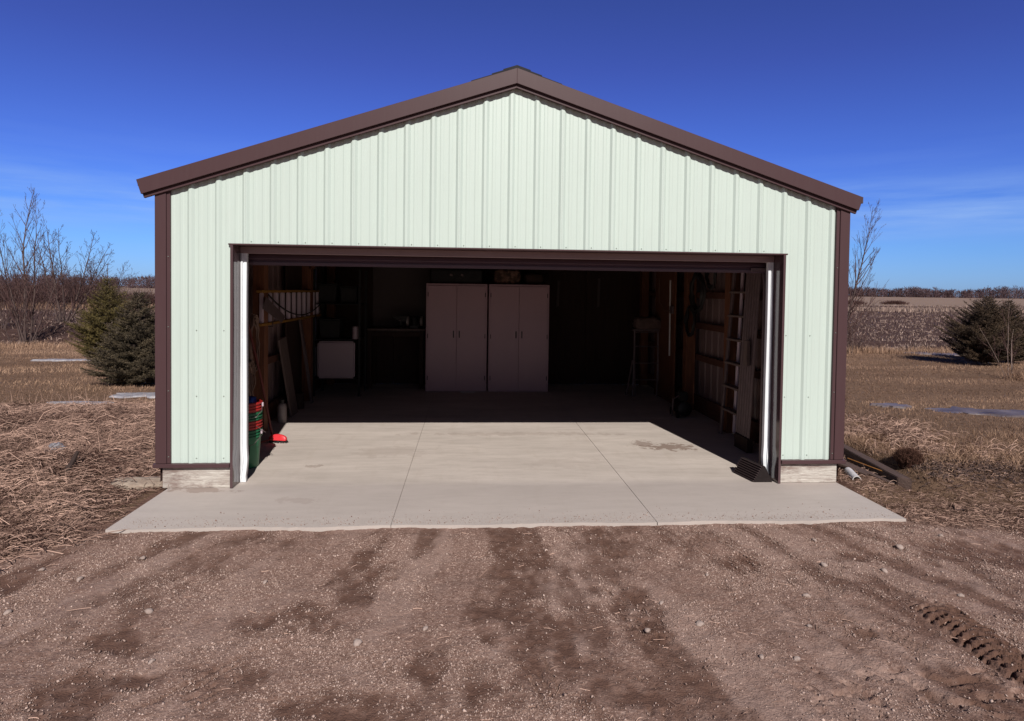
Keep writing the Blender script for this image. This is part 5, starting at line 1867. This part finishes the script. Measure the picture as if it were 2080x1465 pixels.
# brush hedgerow at the left, far wood on the horizon: masses nobody could count
def sticks(name, bx, by, bz, dx, dy, dz, w, tone, mat):
    n = len(bx)
    b = RNG.uniform(0, PI, n)
    px, py = np.cos(b) * w * 0.5, np.sin(b) * w * 0.5
    V = np.stack([np.stack([bx - px, by - py, bz], -1), np.stack([bx + px, by + py, bz], -1), np.stack([bx + dx, by + dy, bz + dz], -1)], 1)
    o = mesh_np(name, V.reshape(-1, 3), np.arange(n * 3).reshape(-1, 3), mat, tone=np.repeat(tone, 3))
    o['kind'] = 'stuff'
    return o
n_ = 110000
c_x = np.concatenate([RNG.uniform(-62, -26.5, 190), RNG.uniform(-30, -24.5, 12)])
c_y = RNG.uniform(40, 47, len(c_x))
c_h = RNG.uniform(1.1, 2.1, len(c_x)) * np.where(c_x > -30, 0.8, 1)
ci = RNG.integers(0, len(c_x), n_)
u = RNG.random(n_)
ang = RNG.uniform(0, 2 * PI, n_)
sp = RNG.random(n_) ** 0.5
bz = c_h[ci] * 0.75 * u
bx = c_x[ci] + np.cos(ang) * sp * (0.25 + 0.9 * u)
by = c_y[ci] + np.sin(ang) * sp * (0.25 + 0.9 * u)
ln = RNG.uniform(0.35, 0.9, n_)
sticks('brush_hedgerow', bx, by, bz + ground_z(bx, by), np.cos(ang) * ln * 0.55 + RNG.normal(0, .12, n_), np.sin(ang) * ln * 0.55, ln * RNG.uniform(0.3, 1.0, n_), RNG.uniform(0.02, 0.05, n_), RNG.beta(1.6, 2.2, n_), M('brush'))

def far_wood(name, x0, x1, y0, hmean, ntree, seed, ztop=0.9):
    cx = RNG.uniform(x0, x1, ntree)
    cy = y0 + RNG.uniform(0, 26, ntree)
    ch = hmean * RNG.uniform(0.7, 1.15, ntree) * (0.6 + 0.8 * fbm(cx * 0.03, cx * 0 + seed, seed, 3))
    per = 95
    ti = np.repeat(np.arange(ntree), per)
    n = len(ti)
    u = RNG.random(n)
    ang = RNG.uniform(0, 2 * PI, n)
    wd = 0.36 * ch[ti] * np.sqrt(np.clip(1 - (0.2 + 0.8 * u) ** 3, 0.05, 1)) * RNG.random(n) ** 0.6
    bx = cx[ti] + np.cos(ang) * wd
    by = cy[ti] + np.sin(ang) * wd
    bz = ztop + ch[ti] * 0.86 * u - 0.4
    ln = RNG.uniform(0.7, 2.0, n) * hmean / 7
    o = sticks(name, bx, by, bz, np.cos(ang) * ln * 0.5, np.sin(ang) * ln * 0.5, ln * RNG.uniform(0.5, 1.1, n), RNG.uniform(0.12, 0.42, n) * hmean / 7, RNG.beta(1.8, 2.0, n), M('wood_far'))
    return o
far_wood('distant_wood', 60, 460, 380, 7.6, 760, 3)
far_wood('distant_wood', -330, -110, 250, 5.6, 420, 9, 0.7)
# scrub dots along the far field
n_ = 9000
c_x = np.array([52, 57, 66, 70, 84, 60])
c_y = np.array([105, 108, 110, 104, 112, 107])
ci = RNG.integers(0, len(c_x), n_)
u = RNG.random(n_)
ang = RNG.uniform(0, 2 * PI, n_)
bx = c_x[ci] + np.cos(ang) * RNG.random(n_) * 2.8
by = c_y[ci] + np.sin(ang) * RNG.random(n_) * 2.0
sticks('field_scrub', bx, by, u * 0.6 * np.clip(1 - ((bx - c_x[ci]) / 2.9) ** 2, 0.05, 1) * (0.4 + 0.8 * fbm(bx, by, 5, 2)), np.cos(ang) * 0.4, np.sin(ang) * 0.3, RNG.uniform(0.2, 0.6, n_), RNG.uniform(0.03, 0.08, n_), RNG.beta(2.4, 1.6, n_), M('brush'))
